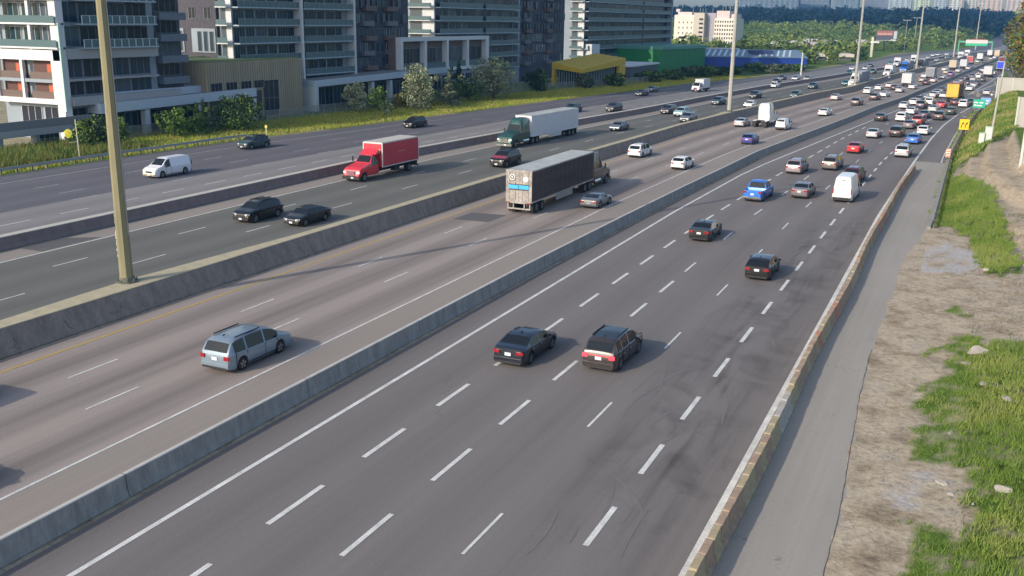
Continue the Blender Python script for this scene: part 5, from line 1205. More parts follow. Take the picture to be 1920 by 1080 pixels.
# ---------------- vegetation ----------------
def leafmat(name, col, rough=.7):
    mm = mat(name, col, rough, var=.28, vscale=.35, var2=.35, v2scale=2.5, spec=.2); n, l, b = ng(mm)
    b.inputs['Subsurface Weight'].default_value = 0
    return mm
LM = {k: leafmat('leaf_'+k, v) for k, v in dict(green=(.085,.155,.035), bright=(.16,.25,.05), dark=(.026,.052,.024), silver=(.25,.29,.17), pale=(.34,.37,.22), greygreen=(.10,.13,.085), olive=(.19,.19,.045), far=(.13,.19,.045), farl=(.19,.245,.06), fard=(.08,.13,.05), ridge=(.008,.026,.034), ridged=(.005,.016,.024), rust=(.16,.10,.03)).items()}  # ridge leaves: haze and cloud shade put into a darker, bluer colour
BARK = mat('bark', (.10,.075,.05), .9, var=.3, vscale=4); BARKG = mat('bark_grey', (.16,.14,.11), .9)
def leaves(lobes, n, size, seed=0, nm=3, gap=.35):
    """leaf clumps: quads scattered in the shells of ellipsoid lobes; returns verts, faces, material index"""
    g = np.random.default_rng(seed); L = np.array(lobes, float); vol = L[:,3]*L[:,4]; idx = g.choice(len(L), n, p=vol/vol.sum())
    d = g.normal(size=(n, 3)); d /= np.linalg.norm(d, axis=1)[:, None]; rr = .45+.55*g.random(n)**.45
    q = np.stack([L[idx,3], L[idx,3], L[idx,4]], 1); P = L[idx,:3]+d*rr[:,None]*q
    # gaps: drop leaves where a low frequency noise is low
    k = hn(P[:,0]*1.6/ max(size*4, .3)+3, P[:,2]*1.6/max(size*4, .3)+P[:,1]*.7, seed) > gap*.9*g.random(n)*1.6; P = P[k]; d = d[k]; m = len(P)
    nrm = d+g.normal(size=(m,3))*.7; nrm /= np.linalg.norm(nrm, axis=1)[:,None]; t = np.cross(nrm, g.normal(size=(m,3))); t /= np.linalg.norm(t, axis=1)[:,None]; s = np.cross(nrm, t)
    sz = size*(.6+.8*g.random(m))[:,None]; V = np.stack([P-t*sz*.5, P+s*sz*.32, P+t*sz*.6, P-s*sz*.32], 1).reshape(-1, 3)
    F = np.arange(m*4).reshape(m, 4); clump = hn(P[:,0]/(size*3.0), P[:,2]/(size*3.0)+P[:,1]/(size*3.0), seed+5); mi = np.clip((clump*.8+g.random(m)*.4-.1)*nm, 0, nm-1).astype(int)
    return V, F, mi
def np_mesh(name, V, F, mi, mats, parent=None):
    me = bpy.data.meshes.new(name); me.vertices.add(len(V)); me.vertices.foreach_set('co', V.astype(np.float32).ravel()); me.loops.add(F.size); me.loops.foreach_set('vertex_index', F.astype(np.int32).ravel())
    me.polygons.add(len(F)); me.polygons.foreach_set('loop_start', np.arange(0, F.size, F.shape[1], dtype=np.int32)); me.polygons.foreach_set('loop_total', np.full(len(F), F.shape[1], np.int32))
    for q in mats: me.materials.append(q)
    me.polygons.foreach_set('material_index', mi.astype(np.int32)); me.update(calc_edges=True); return link(name, me, parent)
def tree(name, x, y, h, wd, cols, label, cat='tree', group=None, trunk=.25, n=1600, size=.35, seed=1, shape='round', bark=None, lobes_n=9):
    z = H(x, y) if y > 130 or x > -5 else 0; root = empty(name, (x, y, z), 0, label, cat, group); g = random.Random(seed); lobes = []; zt = h*trunk; tr = MB(); r0 = max(.05, h*.018)
    tr.cyl((0,0,-.1), (g.uniform(-.1,.1), 0, h*.55), r0*1.3, r0*.6, n=7)
    for i in range(lobes_n):
        t = (i+.5)/lobes_n; a = i*2.4+g.uniform(-.3,.3)
        if shape == 'cone': rad = wd*.5*(1-t)*.9+.15; cz = zt+(h-zt)*t*.92; off_ = rad*.35; lr = rad*.75; lz = (h-zt)/lobes_n*1.1
        elif shape == 'tall': rad = wd*.5*math.sin(math.pi*(.15+.8*t)); cz = zt+(h-zt)*t*.9; off_ = rad*.55; lr = wd*.26; lz = h*.13
        else: rad = wd*.5*math.sin(math.pi*(.12+.76*t)); cz = zt+(h-zt)*(.12+.78*t); off_ = rad*.58; lr = wd*.25*(1.15-.3*t); lz = h*.17
        cx_, cy_ = math.cos(a)*off_, math.sin(a)*off_; lobes.append((cx_, cy_, cz, lr*g.uniform(.8,1.2), lz*g.uniform(.8,1.2)))
        tr.cyl((0, 0, max(zt*.6, cz*.45)), (cx_*.8, cy_*.8, cz), r0*.5, r0*.15, n=5)
    for i in range(3): a = g.uniform(0, 6.28); lobes.append((math.cos(a)*wd*.42, math.sin(a)*wd*.42, zt+(h-zt)*g.uniform(.25,.8), wd*.12, h*.08))
    tr.build('trunk', bark or BARK, root); V, F, mi = leaves(lobes, n, size, seed, nm=len(cols)); np_mesh('crown', V, F, mi, [LM[q] for q in cols], root); return root
sh = 'shrubs and trees along the fence'
tree('willow', -104.5, 157.0, 5.6, 5.2, ['silver','silver','pale'], 'silvery shrub tree right of the red truck, at the end of the wire fence', seed=3, trunk=.08, n=2600, size=.3)
tree('shrub', -97.5, 156.5, 2.6, 3.4, ['pale','silver','green'], 'small white blossoming bush at the grass edge beside the first silvery shrub', cat='bush', seed=4, trunk=.05, n=900, size=.25)
tree('shrub', -104.5, 164.5, 4.4, 4.6, ['bright','green','bright'], 'bright green shrub between the two silvery trees', cat='bush', seed=5, trunk=.1, n=1300)
tree('shrub', -103.0, 170.5, 3.0, 4.0, ['green','rust','olive'], 'low green and rust shrub behind the white blossoming bush', cat='bush', seed=6, trunk=.05, n=900)
tree('willow', -98.5, 169.5, 8.8, 7.4, ['silver','pale','greygreen'], 'tallest pale silver yellow willow on the grass verge', seed=7, trunk=.05, n=5200, size=.34, lobes_n=13, shape='tall')
tree('willow', -97.5, 180.5, 7.4, 6.0, ['silver','greygreen','pale'], 'pointed silvery willow right of the tallest pale one', seed=8, trunk=.05, n=3600, size=.34, shape='cone', lobes_n=10)
tree('shrub', -101, 176, 5.5, 6, ['green','bright','dark'], 'green bush squeezed between the two tall silvery willows', cat='bush', seed=9, trunk=.05, n=1800)
tree('willow', -97.0, 200.5, 9.2, 10, ['greygreen','silver','pale'], 'broad grey green willow with white blossom on its right side', seed=10, trunk=.06, n=5600, size=.4, lobes_n=14)
tree('shrub', -99, 192.5, 5.4, 6.5, ['green','dark','bright'], 'dark green bush left of the broad grey green willow', cat='bush', seed=11, trunk=.05, n=1700)
tree('shrub', -100.5, 186.5, 4.6, 5.5, ['dark','green','dark'], 'dark bush behind the pointed silvery willow', cat='bush', seed=12, trunk=.05, n=1300)
tree('conifer', -108, 205, 8.8, 5, ['dark','dark','green'], 'dark evergreen above the end of the right pavilion', seed=13, trunk=.05, n=1800, shape='cone')
tree('shrub', -103.5, 122.6, 5.6, 8.4, ['green','dark','bright'], 'large round green bush in front of the tan building', cat='bush', seed=14, trunk=.03, n=5200, size=.3, lobes_n=14)
tree('conifer', -107.5, 119.5, 5.2, 2.3, ['bright','green','green'], 'slim young conifer left of the large round bush', seed=15, trunk=.05, n=1100, size=.25, shape='cone')
tree('shrub', -105.5, 111.0, 4.2, 5.6, ['bright','green','green'], 'bright green bushy sapling in front of the left pavilion', cat='bush', seed=16, trunk=.05, n=2200)
tree('shrub', -105.5, 115.8, 4.6, 3.6, ['bright','green','green'], 'upright bright sapling right of the bushy one by the left pavilion', cat='bush', seed=17, trunk=.05, n=1300, shape='cone')
tree('shrub', -106.0, 100.8, 3.6, 3.6, ['green','bright','green'], 'green sapling just right of the nearest light pole', cat='bush', seed=18, trunk=.05, n=1300)
tree('shrub', -104.5, 95.0, 4.4, 5.2, ['green','dark','bright'], 'green bush just left of the nearest light pole', cat='bush', seed=19, trunk=.03, n=2600)
tree('shrub', -108, 119, 2.2, 9, ['green','greygreen','bright'], 'low hedge like shrub left of the large round bush', cat='bush', seed=20, trunk=.02, n=1900)
k = 0
for (x, y, h, wd, cols, lab) in ((-98.5, 228, 5.5, 7, ['dark','dark','green'], 'dark bush left of the yellow canopy building'), (-92.5, 246, 4.0, 5, ['dark','greygreen','dark'], 'dark shrub before the left pillar of the yellow canopy building'), (-88.5, 258, 3.6, 6, ['dark','green','dark'], 'dark shrub before the slatted wall of the yellow canopy building'),
     (-86.5, 283, 6.8, 8, ['dark','dark','green'], 'dark tree just right of the yellow canopy building'), (-84, 298, 6.5, 9, ['dark','green','dark'], 'second dark tree right of the yellow canopy building'), (-83, 315, 7, 9, ['dark','dark','greygreen'], 'dark tree below the left end of the green hall'),
     (-79, 318, 7.5, 9, ['dark','green','dark'], 'dark tree below the middle of the green hall'), (-77.5, 330, 8, 9, ['dark','dark','green'], 'tall dark tree below the right end of the green hall'), (-76, 344, 8, 10, ['dark','dark','green'], 'dark tree where the green hall meets the blue hall'), (-71.5, 357, 3.6, 9, ['dark','green','dark'], 'dark round tree in front of the blue hall, left of the tall pole'),
     (-66.5, 360, 3.2, 9, ['greygreen','greygreen','dark'], 'grey green shrub in front of the blue hall, right of the tall pole'), (-64, 372, 3.0, 9, ['greygreen','dark','greygreen'], 'grey green shrub in front of the middle of the blue hall'), (-61.5, 385, 2.6, 9, ['dark','green','dark'], 'dark low bush by the right end of the blue hall'), (-52.5, 520, 6.0, 9, ['green','dark','green'], 'round dark tree beside the cream roofed shed')):
    k += 1; hh_ = h*(.52 if y < 325 else .36) if 270 < y < 356 else h; tree('tree' if h > 6 else 'shrub', x, y, hh_, wd, cols, lab, cat='tree' if h > 6 else 'bush', group='dark trees before the coloured halls', seed=30+k, trunk=.06, n=1500, size=.6)
rt = tree('tree', 11.5, 252, 18, 15, ['olive','rust','green','olive'], 'big olive brown tree behind the noise wall at the right edge', seed=60, trunk=.1, n=9000, size=.6, lobes_n=18)
tree('tree', 21.5, 262, 21, 16, ['olive','green','rust'], 'second big tree half cut off by the right frame edge', seed=61, trunk=.1, n=7000, size=.6, lobes_n=16)

def wood(name, spots, mats_, n, size, hh, ww, seed):
    Vs, Fs, Ms, o_ = [], [], [], 0; g = np.random.default_rng(seed); prot = []
    for k in range(6):
        lobes = [(g.uniform(-.3,.3), g.uniform(-.3,.3), g.uniform(.3,.85), g.uniform(.2,.34), g.uniform(.14,.24)) for _ in range(7)]+[(0,0,.45,.38,.42)]
        prot.append(leaves(lobes, n, size, seed+k, nm=len(mats_), gap=.15))
    for i, (x, y, z) in enumerate(spots):
        V, F, mi = prot[i % 6]; s = g.uniform(.75, 1.3); a = g.uniform(0, 6.28); ca, sa = math.cos(a), math.sin(a)
        W_ = V*np.array([ww*s, ww*s, hh*s*g.uniform(.85,1.15)]); W2_ = np.stack([W_[:,0]*ca-W_[:,1]*sa+x, W_[:,0]*sa+W_[:,1]*ca+y, W_[:,2]+z], 1); Vs.append(W2_); Fs.append(F+o_); Ms.append((mi+int(g.integers(0, 2))) % len(mats_)); o_ += len(V)
    return np_mesh(name, np.concatenate(Vs), np.concatenate(Fs), np.concatenate(Ms), mats_)
g = np.random.default_rng(5); sp = []
def leftlim(y): return OUT(y)-7 if y < 716 else OUT(716)-7+(c(y)-c(716))*1.0
t_ = 0
while len(sp) < 1150 and t_ < 40000:
    t_ += 1; y = 430+ (g.random()**1.15)*860; xl = -.62*y-40; x = g.uniform(xl, leftlim(y)); 
    if -103 < x < -50 and y < 440: continue
    if -205 < x < -140 and 640 < y < 730: continue
    if y < 522 and y > 470 and x > -82: continue
    if y < 700 and x > -57: continue
    sp.append((x, y, H(x, y)-.5))
o = wood('mid_wood', sp, [LM['far'], LM['farl'], LM['fard']], 150, .16, 7.5, 9, 70); tag(o, 'light green tree belt filling the ground beyond the coloured halls', 'trees', kind='stuff')
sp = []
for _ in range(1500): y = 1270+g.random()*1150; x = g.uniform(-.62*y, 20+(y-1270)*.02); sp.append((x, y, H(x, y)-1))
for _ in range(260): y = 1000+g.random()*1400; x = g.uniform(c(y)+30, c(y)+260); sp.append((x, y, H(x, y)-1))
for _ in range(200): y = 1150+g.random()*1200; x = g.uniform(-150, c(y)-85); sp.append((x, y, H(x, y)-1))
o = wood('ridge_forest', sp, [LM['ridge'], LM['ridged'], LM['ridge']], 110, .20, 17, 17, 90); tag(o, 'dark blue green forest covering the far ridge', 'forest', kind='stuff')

# grass: blades on the right bank, tall weeds on the left verge
def blades(name, X, Y, hmin, hmax, wd, mats_, label, seed=1, flowers=0):
    g = np.random.default_rng(seed); n = len(X); Z = VH(X, Y)-.06; a = g.uniform(0, 6.28, n); h = g.uniform(hmin, hmax, n); lx = g.normal(size=n)*.35*h; ly = g.normal(size=n)*.35*h; dx = np.cos(a)*wd; dy = np.sin(a)*wd
    V = np.stack([np.stack([X-dx, Y-dy, Z], 1), np.stack([X+dx, Y+dy, Z], 1), np.stack([X+lx, Y+ly, Z+h], 1)], 1).reshape(-1, 3); F = np.arange(n*3).reshape(n, 3)
    pn = fbm(X*.35, Y*.25, 3); mi = np.clip((pn*1.3-.15+g.random(n)*.35)*len(mats_), 0, len(mats_)-1).astype(int)
    o = np_mesh(name, V, F, mi, mats_); return tag(o, label, 'grass', kind='stuff')
GB = [mat('grass_%s' % k, v, .8, spec=.2) for k, v in (('deep', (.050,.100,.022)), ('mid', (.090,.165,.032)), ('lush', (.145,.225,.040)), ('straw', (.28,.27,.10)))]
N = 260000; X = rng.uniform(-2.6, 6.5, N); Y = rng.uniform(26, 128, N)**1.0; keep = grass_at(X, Y)&(fbm(X*1.7, Y*1.7, 8)+rng.normal(0, .07, N) > .40); X, Y = X[keep], Y[keep]; X = X[:110000]; Y = Y[:110000]
blades('bank_grass', X, Y, .07, .32, .018, GB[:3]+[GB[2], mat('grass_yellowgreen', (.22,.27,.06), .8)], 'lush green grass growing in patches on the dirt bank at the right')
N = 26000; X = rng.uniform(-2.2, 8, N); Y = rng.uniform(122, 240, N); keep = grass_at(X, Y); blades('bank_grass', X[keep], Y[keep], .2, .5, .06, GB, 'mown grass slope below the noise wall', 2)
N = 26000; X = rng.uniform(-2.4, 6, N); Y = rng.uniform(26, 100, N); keep = ~grass_at(X, Y)&(fbm(X*.8, Y*.8, 21) > .56)&(X > EDGE(50)+1.2); blades('dry_weeds', X[keep], Y[keep], .06, .2, .018, [mat('weed_straw', (.24,.20,.12), .9), GB[0], mat('weed_brown', (.14,.11,.07), .9)], 'dry straw coloured weeds scattered on the dirt bank', 3)
N = 110000; Y = 55+rng.random(N)**1.1*280; X = np.vectorize(OUT)(Y)-.8-rng.random(N)*np.clip(113+np.vectorize(OUT)(Y), 4, 18); YG = [mat('verge_%s' % k, v, .85, spec=.2) for k, v in (('green', (.17,.24,.035)), ('lime', (.29,.35,.045)), ('gold', (.37,.34,.09)), ('gold2', (.29,.33,.055)))]
blades('verge_grass', X, Y, .15, .55, .05, YG, 'yellow green grass strip along the outer edge of the leftmost roadway', 4)
N = 26000; Y = rng.uniform(60, 99, N); X = -98.5-rng.random(N)**.8*13; blades('tall_weeds', X, Y, .5, 1.5, .05, [LM['dark'], LM['green'], LM['olive'], LM['green']], 'tall dark weeds behind the guardrail at the lower left', 5)

# rocks and gravel on the bank
def rock(x, y, s, sq, label, seed):
    bm = bmesh.new(); bmesh.ops.create_icosphere(bm, subdivisions=3, radius=1); g = random.Random(seed); ax = [Vector((g.gauss(0,1), g.gauss(0,1), g.gauss(0,1))).normalized() for _ in range(9)]
    for v in bm.verts:
        for a_ in ax:
            d_ = v.co.dot(a_)
            if d_ > .62: v.co -= a_*(d_-.62)
        v.co = Vector((v.co.x*s, v.co.y*s*1.3, v.co.z*s*sq))
    me = bpy.data.meshes.new('rock'); bm.to_mesh(me); bm.free(); me.materials.append(mat('rock_grey', (.36,.33,.28), .9, var=.25, vscale=3, bump=.4, bscale=12)); me.shade_smooth(); me.set_sharp_from_angle(angle=R(25)); o = link('rock', me); o.location = (x, y, H(x, y)+s*sq*.18); o.rotation_euler = (0, 0, g.uniform(0, 3)); tag(o, label, 'rock', 'rocks lying on the dirt bank')
for i, a_ in enumerate(((2.0,57.0,.62,.5,'largest pale boulder on the bank, upper right among the grass'),(1.35,55.0,.26,.5,'small stone just below the largest boulder'),(2.9,38.9,.30,.7,'grey round rock standing in the lower right grass'),(.75,39.2,.24,.6,'pale stone of a pair on bare dirt left of the grey round rock'),(1.1,38.4,.20,.5,'flat stone of the pair on bare dirt'),(.4,39.1,.16,.5,'smallest left stone near the pair on bare dirt'),(3.2,49.4,.32,.3,'flat white slab in the grass at the right edge'),(2.2,51.6,.22,.35,'flat stone left of the white slab in the grass'),(.9,44.8,.18,.35,'lone pale stone at the left border of the grass'),(2.4,77.6,.25,.5,'stone below the grey gravel patch'))): rock(*a_, 100+i)
N = 2600; X = np.concatenate([rng.normal(-.2, 1.3, N//2), rng.uniform(-2.5, 5, N//2)]); Y = np.concatenate([rng.normal(80.5, 3, N//2), rng.uniform(28, 100, N//2)]); kk = (X > -3)&(X < 5)&(~grass_at(X, Y)); X, Y = X[kk], Y[kk]; Z = VH(X, Y); s_ = rng.uniform(.02, .085, len(X)); q = np.array([(1,0,-.3),(-.5,.8,-.3),(-.5,-.8,-.3),(.1,.1,.8)]); V = (np.stack([X, Y, Z], 1)[:,None,:]+q[None]*s_[:,None,None]).reshape(-1, 3); F = (np.arange(len(X))[:,None,None]*4+np.array([[0,1,3],[1,2,3],[2,0,3]])[None]).reshape(-1, 3)
tag(np_mesh('gravel', V, F, np.zeros(len(F), int), [mat('gravel_grey', (.40,.38,.36), .9)]), 'loose grey gravel scattered over the dirt bank', 'gravel', kind='stuff')

# ---------------- poles, signs, fences, guardrails ----------------
PO1 = mat('pole_concrete', (.22,.205,.12), .75, var=.15, vscale=1.2, stretch=(1,1,.3)); PO2 = mat('pole_pale', (.36,.36,.33), .7, var=.1, vscale=1); LH = mat('lamp_housing', (.55,.56,.58), .5)
def pole(x, y, z, h, r0, r1, m_, label, head='cluster', base=True, group='tall light poles along the highway', name='light_pole', paint_patch=False):
    root = empty(name, (x, y, z), 0, label, 'light pole', group); MB().cyl((0,0,.3 if base else 0), (0,0,h), r0, r1, n=8).build('pole', m_, root)
    if base:
        b = MB().cyl((0,0,0), (0,0,.08), r0*1.7, n=10).cyl((0,0,.08), (0,0,.32), r0*1.25, r0*1.05, n=10)
        for k in range(8): a = k*math.pi/4; b.cyl((math.cos(a)*r0*1.45, math.sin(a)*r0*1.45, .05), (math.cos(a)*r0*1.45, math.sin(a)*r0*1.45, .26), .045, n=6)
        b.build('base_flange', mat('flange_grey', (.12,.125,.10), .8), root)
    if paint_patch:
        b = MB(); g = random.Random(4)
        for k in range(16): zz = 1.2+k*.19; a = R(205+g.uniform(-9, 9)); rr = r0+(r1-r0)*zz/h+.012; b.box(math.cos(a)*rr-.05*g.uniform(.5,1), math.cos(a)*rr+.06*g.uniform(.4,1), math.sin(a)*rr-.01, math.sin(a)*rr+.02, zz, zz+g.uniform(.1,.22))
        b.build('worn_paint', mat('worn_white', (.55,.54,.48), .8), root); b = MB().cyl((r0*.9,.1,3.0), (r1*1.6,.1,h*.5), .035, n=6); b.build('conduit', mat('conduit_grey', (.38,.38,.35), .6), root)
    if head == 'cluster':
        b = MB().cyl((0,0,h-.4), (0,0,h+.1), r1*2.4, n=12)
        for k in range(6): a = k*math.pi/3; b.cyl((0,0,h-.1), (math.cos(a)*1.3, math.sin(a)*1.3, h-.1), .05, n=5)
        b.build('lamp_ring', LH, root)
        for k in range(6): a = k*math.pi/3; MB().box(math.cos(a)*1.5-.3, math.cos(a)*1.5+.3, math.sin(a)*1.5-.3, math.sin(a)*1.5+.3, h-.28, h-.02).build('luminaire', LH, root)
    elif head == 'tee':
        MB().box(-1.6, 1.6, -.08, .08, h-.1, h+.08).build('lamp_arm', LH, root)
        for sx in (-1, 1): MB().box(sx*1.9-.6, sx*1.9+.6, -.2, .2, h-.1, h+.14).build('luminaire', LH, root)
    return root
pole(-46.1, 43.5, 1.40, 35.2, .40, .17, PO1, 'nearest tall light pole, thick and olive grey with flaking white paint, on the median wall', paint_patch=True)
pole(-40.5, 183.6, 1.38, 33, .42, .2, PO2, 'second tall light pole on the median wall, above the white truck tractor')
pole(-30.0, 291.5, 1.3, 33, .42, .2, PO2, 'third tall light pole, rising beside the white cab semi truck')
pole(-20.3, 400, 1.3, 33, .42, .2, PO2, 'fourth tall light pole, before the billboard and the far blue truck')
pole(-11.5, 560, 1.3, 33, .45, .22, PO2, 'fifth tall light pole, thick base among the far teal trucks')
pole(-2.5, 740, 1.2, 30, .42, .2, PO2, 'furthest tall light pole, above the overhead sign gantry')
pole(-51.5, 335, 0.9, 7.2, .28, .24, mat('post_pale_blue', (.55,.58,.60), .6), 'short thick pale post on the far median wall, without a lamp', head=None, base=False)
pole(-45.0, 712, 0, 19.8, .22, .14, PO2, 'slim light pole with a two armed lamp right of the billboard', head='tee', base=False)
pole(-43.5, 790, 0, 21.8, .22, .14, PO2, 'further slim light pole with a two armed lamp, just right of the first', head='tee', base=False)
def G_post(name, x, y, h, m_, label, cat, group=None):
    r_ = empty(name, (x, y, H(x, y)), 0, label, cat, group); MB().cyl((0,0,0), (0,0,h), .06, n=6).build('post', m_, r_); return r_
# roadside camera pole with cabinets
cp_ = empty('camera_pole', (2.9, 152.4, H(2.9, 152.4)), 0, 'pale camera pole on the grass bank left of the noise wall', 'pole'); MB().cyl((0,0,0), (.45,0,10.4), .17, .10, n=8).build('pole', PO2, cp_); MB().cyl((.25,0,6.0), (-.55,0,6.0), .04, n=6).build('bracket', PO2, cp_); MB().box(-.75,-.5,-.12,.12,5.9,6.15).build('camera', LH, cp_)
CAB = mat('cabinet_pale_green', (.50,.58,.52), .5)
for x, y, w_, h_, lab in ((2.55, 150.6, .9, 2.0, 'taller pale green equipment cabinet at the foot of the camera pole'), (1.75, 150.2, .7, 1.5, 'shorter pale green equipment cabinet left of the taller one')):
    r_ = empty('cabinet', (x, y, H(x, y)-.1), 0, lab, 'cabinet', 'equipment cabinets by the camera pole'); MB().box(-w_/2, w_/2, -.3, .3, .1, h_).build('housing', CAB, r_); MB().box(-w_/2+.06, w_/2-.06, -.335, -.302, .2, h_-.12).build('door', mat('cabinet_door', (.56,.62,.58), .5), r_); MB().box(-w_/2-.05, w_/2+.05, -.36, .36, h_+.001, h_+.07).build('lid', CAB, r_)
# yellow warning sign with black arrows
YS_ = mat('sign_yellow', (.85,.52,.01), .5); BK = mat('sign_black', (.015,.015,.015), .5); ys_ = empty('warning_sign', (-.75, 176.5, 0), 0, 'square orange yellow sign with two black arrows bending apart, beside the right shoulder', 'sign')
for sx in (-.35, .35): MB().cyl((sx,.05,0), (sx,.05,1.5), .045, n=6).build('post', RAILM, ys_)
MB().box(-.72, .72, -.02, .02, 1.05, 2.7).build('panel', YS_, ys_); b = MB()
for ox in (-.30, .28):
    b.add([(ox-.16,-.026,1.32),(ox-.05,-.026,1.32),(ox-.02,-.026,1.72),(ox+.12,-.026,1.98),(ox+.02,-.026,2.02),(ox-.13,-.026,1.78)], [(0,1,2,5),(5,2,3,4)]); b.add([(ox-.10,-.026,2.0),(ox+.24,-.026,1.92),(ox+.18,-.026,2.30)], [(0,1,2)])
b.add([(-.06,-.026,1.80),(.10,-.026,1.80),(.10,-.026,1.92),(-.06,-.026,1.92)], [(0,1,2,3)]); b.build('arrow', BK, ys_)
# orange marker board on the shoulder
om = empty('marker_board', (-2.1, 143.5, 0), 0, 'orange and white striped marker board on the right shoulder, before the yellow sign', 'marker'); MB().box(-.28,.28,-.02,.02,.35,1.5).build('panel', mat('marker_orange', (.75,.22,.10), .6), om); b = MB()
for k in range(3): b.add([(-.27,-.026,.5+k*.34),(.27,-.026,.66+k*.34),(.27,-.026,.80+k*.34),(-.27,-.026,.64+k*.34)], [(0,1,2,3)])
b.build('stripe', mat('marker_white', (.75,.70,.66), .6), om); MB().box(-.3,.3,-.2,.2,0,.08).cyl((0,0,.08),(0,0,.4),.04,n=6).build('base', BK, om)
# green and blue roadside signs
for x, y, w_, h_, z0_, col, name, lab in ((1.3, 226, 2.3, 1.75, 1.0, (.02,.40,.27), 'guide_sign', 'green roadside sign with white symbols at the ramp edge'), (2.5, 229.5, 1.9, 1.6, 1.3, (.22,.36,.72), 'guide_sign', 'light blue roadside sign just right of the green one')):
    r_ = empty(name, (x, y, 0), 0, lab, 'sign', 'guide signs at the ramp edge'); MB().box(-w_/2, w_/2, -.02, .02, z0_, z0_+h_).build('panel', mat('sign_face_%d' % int(x*10), col, .5), r_)
    for sx in (-.3, .3): MB().cyl((sx*w_,.06,0), (sx*w_,.06,z0_+h_), .05, n=6).build('post', RAILM, r_)
    b = MB()
    for ax_, az_, aw, ah in ((-.25,.62,.32,.14),(.18,.62,.3,.14),(-.3,.30,.2,.16),(.05,.28,.42,.12)): b.box((ax_-aw/2)*w_, (ax_+aw/2)*w_, -.027, -.022, z0_+(az_-ah/2)*h_, z0_+(az_+ah/2)*h_)
    b.build('sign_mark', mat('sign_mark_white', (.75,.78,.78), .5), r_)
# small sign and post on the left verge
ls = empty('roadside_sign', (-98.3, 87.2, 0), 0, 'small yellow green sign on a bent arm of a pale post behind the guardrail', 'sign'); MB().cyl((0,0,0),(-.15,0,4.9),.10,.08,n=7).build('post', mat('post_wood', (.42,.40,.30), .8), ls); MB().cyl((-.1,0,2.2),(-1.0,-.5,2.1),.035,n=5).build('arm', RAILM, ls); bs = MB(); n_ = 9
for k in range(n_): a_ = 2*math.pi*k/n_; bs.v.append((-.95+.46*math.cos(a_)*(.85+.15*math.sin(3*a_)), -.55+.26*math.cos(a_), 3.2+.56*math.sin(a_)))
bs.f = [tuple(range(n_))]; bs.m = [0]; bs.build('panel', mat('sign_lime', (.50,.52,.04), .6), ls); MB().add([(-1.15,-.69,3.25),(-.75,-.47,3.25),(-.88,-.54,3.6)], [(0,1,2)]).build('arrow', mat('sign_orange', (.65,.25,.02), .6), ls)
mp_ = G_post('marker_post', -94.2, 117.8, 1.5, mat('marker_cream', (.65,.62,.45), .7), 'short cream delineator post on the grass verge', 'post'); MB().box(-.2,.2,-.05,.05,1.3,1.75).build('reflector', mat('marker_yellow', (.6,.5,.12), .6), mp_)
# billboard and pylon
bb_ = empty('billboard', (-55.5, 700, -2.6), R(8), 'roadside billboard on one post, reddish upper half over dark blue', 'billboard'); MB().cyl((-1.2,0,0),(-1.2,0,9.5),.45,n=8).build('post', FRAME, bb_); MB().box(-6.6,6.6,-.3,.3,9.6,16.0).build('panel', mat('billboard_navy', (.07,.08,.11), .6), bb_); MB().box(-6.2,3.6,-.36,-.31,12.6,15.6).build('picture_panel', mat('billboard_red', (.30,.12,.10), .6), bb_)
b = MB()
for k in range(6): b.box(-5.8+k*1.5, -4.7+k*1.5, -.42, -.37, 13.0, 14.2)
b.build('faint_lettering', mat('billboard_pale_red', (.50,.32,.30), .6), bb_); MB().box(4.0,6.0,-.36,-.31,10.6,15.4).build('side_picture', mat('billboard_pale', (.40,.46,.52), .6), bb_); MB().box(-6.6,6.6,-.9,-.31,9.45,9.6).box(2.5,5.5,-.9,-.36,9.6,10.2).build('catwalk', WHB, bb_)
py = empty('pylon_sign', (-52.5, 575, 0), 0, 'pale pylon with a crossbar near the road, left of the billboard', 'sign'); MB().box(-.7,.5,-.4,.4,0,10.5).build('post', mat('pylon_cream', (.55,.54,.46), .7), py); MB().box(-1.0,3.4,-.5,.5,7.4,8.3).build('crossbar', WHB, py)
# overhead gantry across the far roadway
gt = empty('sign_gantry', (-2.2, 640, 0), R(-4), 'overhead gantry with green and pale panels across the far end of the roadways', 'gantry')
for x in (-9, 8.5): MB().box(x-.3,x+.3,-.3,.3,0,8.6).build('leg', mat('gantry_green', (.10,.34,.22), .6), gt)
MB().box(-9,8.5,-.3,.3,7.6,8.6).build('beam', mat('gantry_green', (.10,.34,.22), .6), gt); MB().box(-5.5,6,-.5,-.31,6.6,9.2).build('panel', mat('panel_pinkwhite', (.62,.52,.54), .6), gt); MB().box(-5.5,6,-.62,-.51,5.9,7.3).build('green_panel', mat('panel_gantry_green', (.03,.42,.22), .5), gt); MB().box(-3,5.5,-.4,.4,9.21,9.6).build('panel_top', mat('panel_top_maroon', (.28,.05,.07), .6), gt)
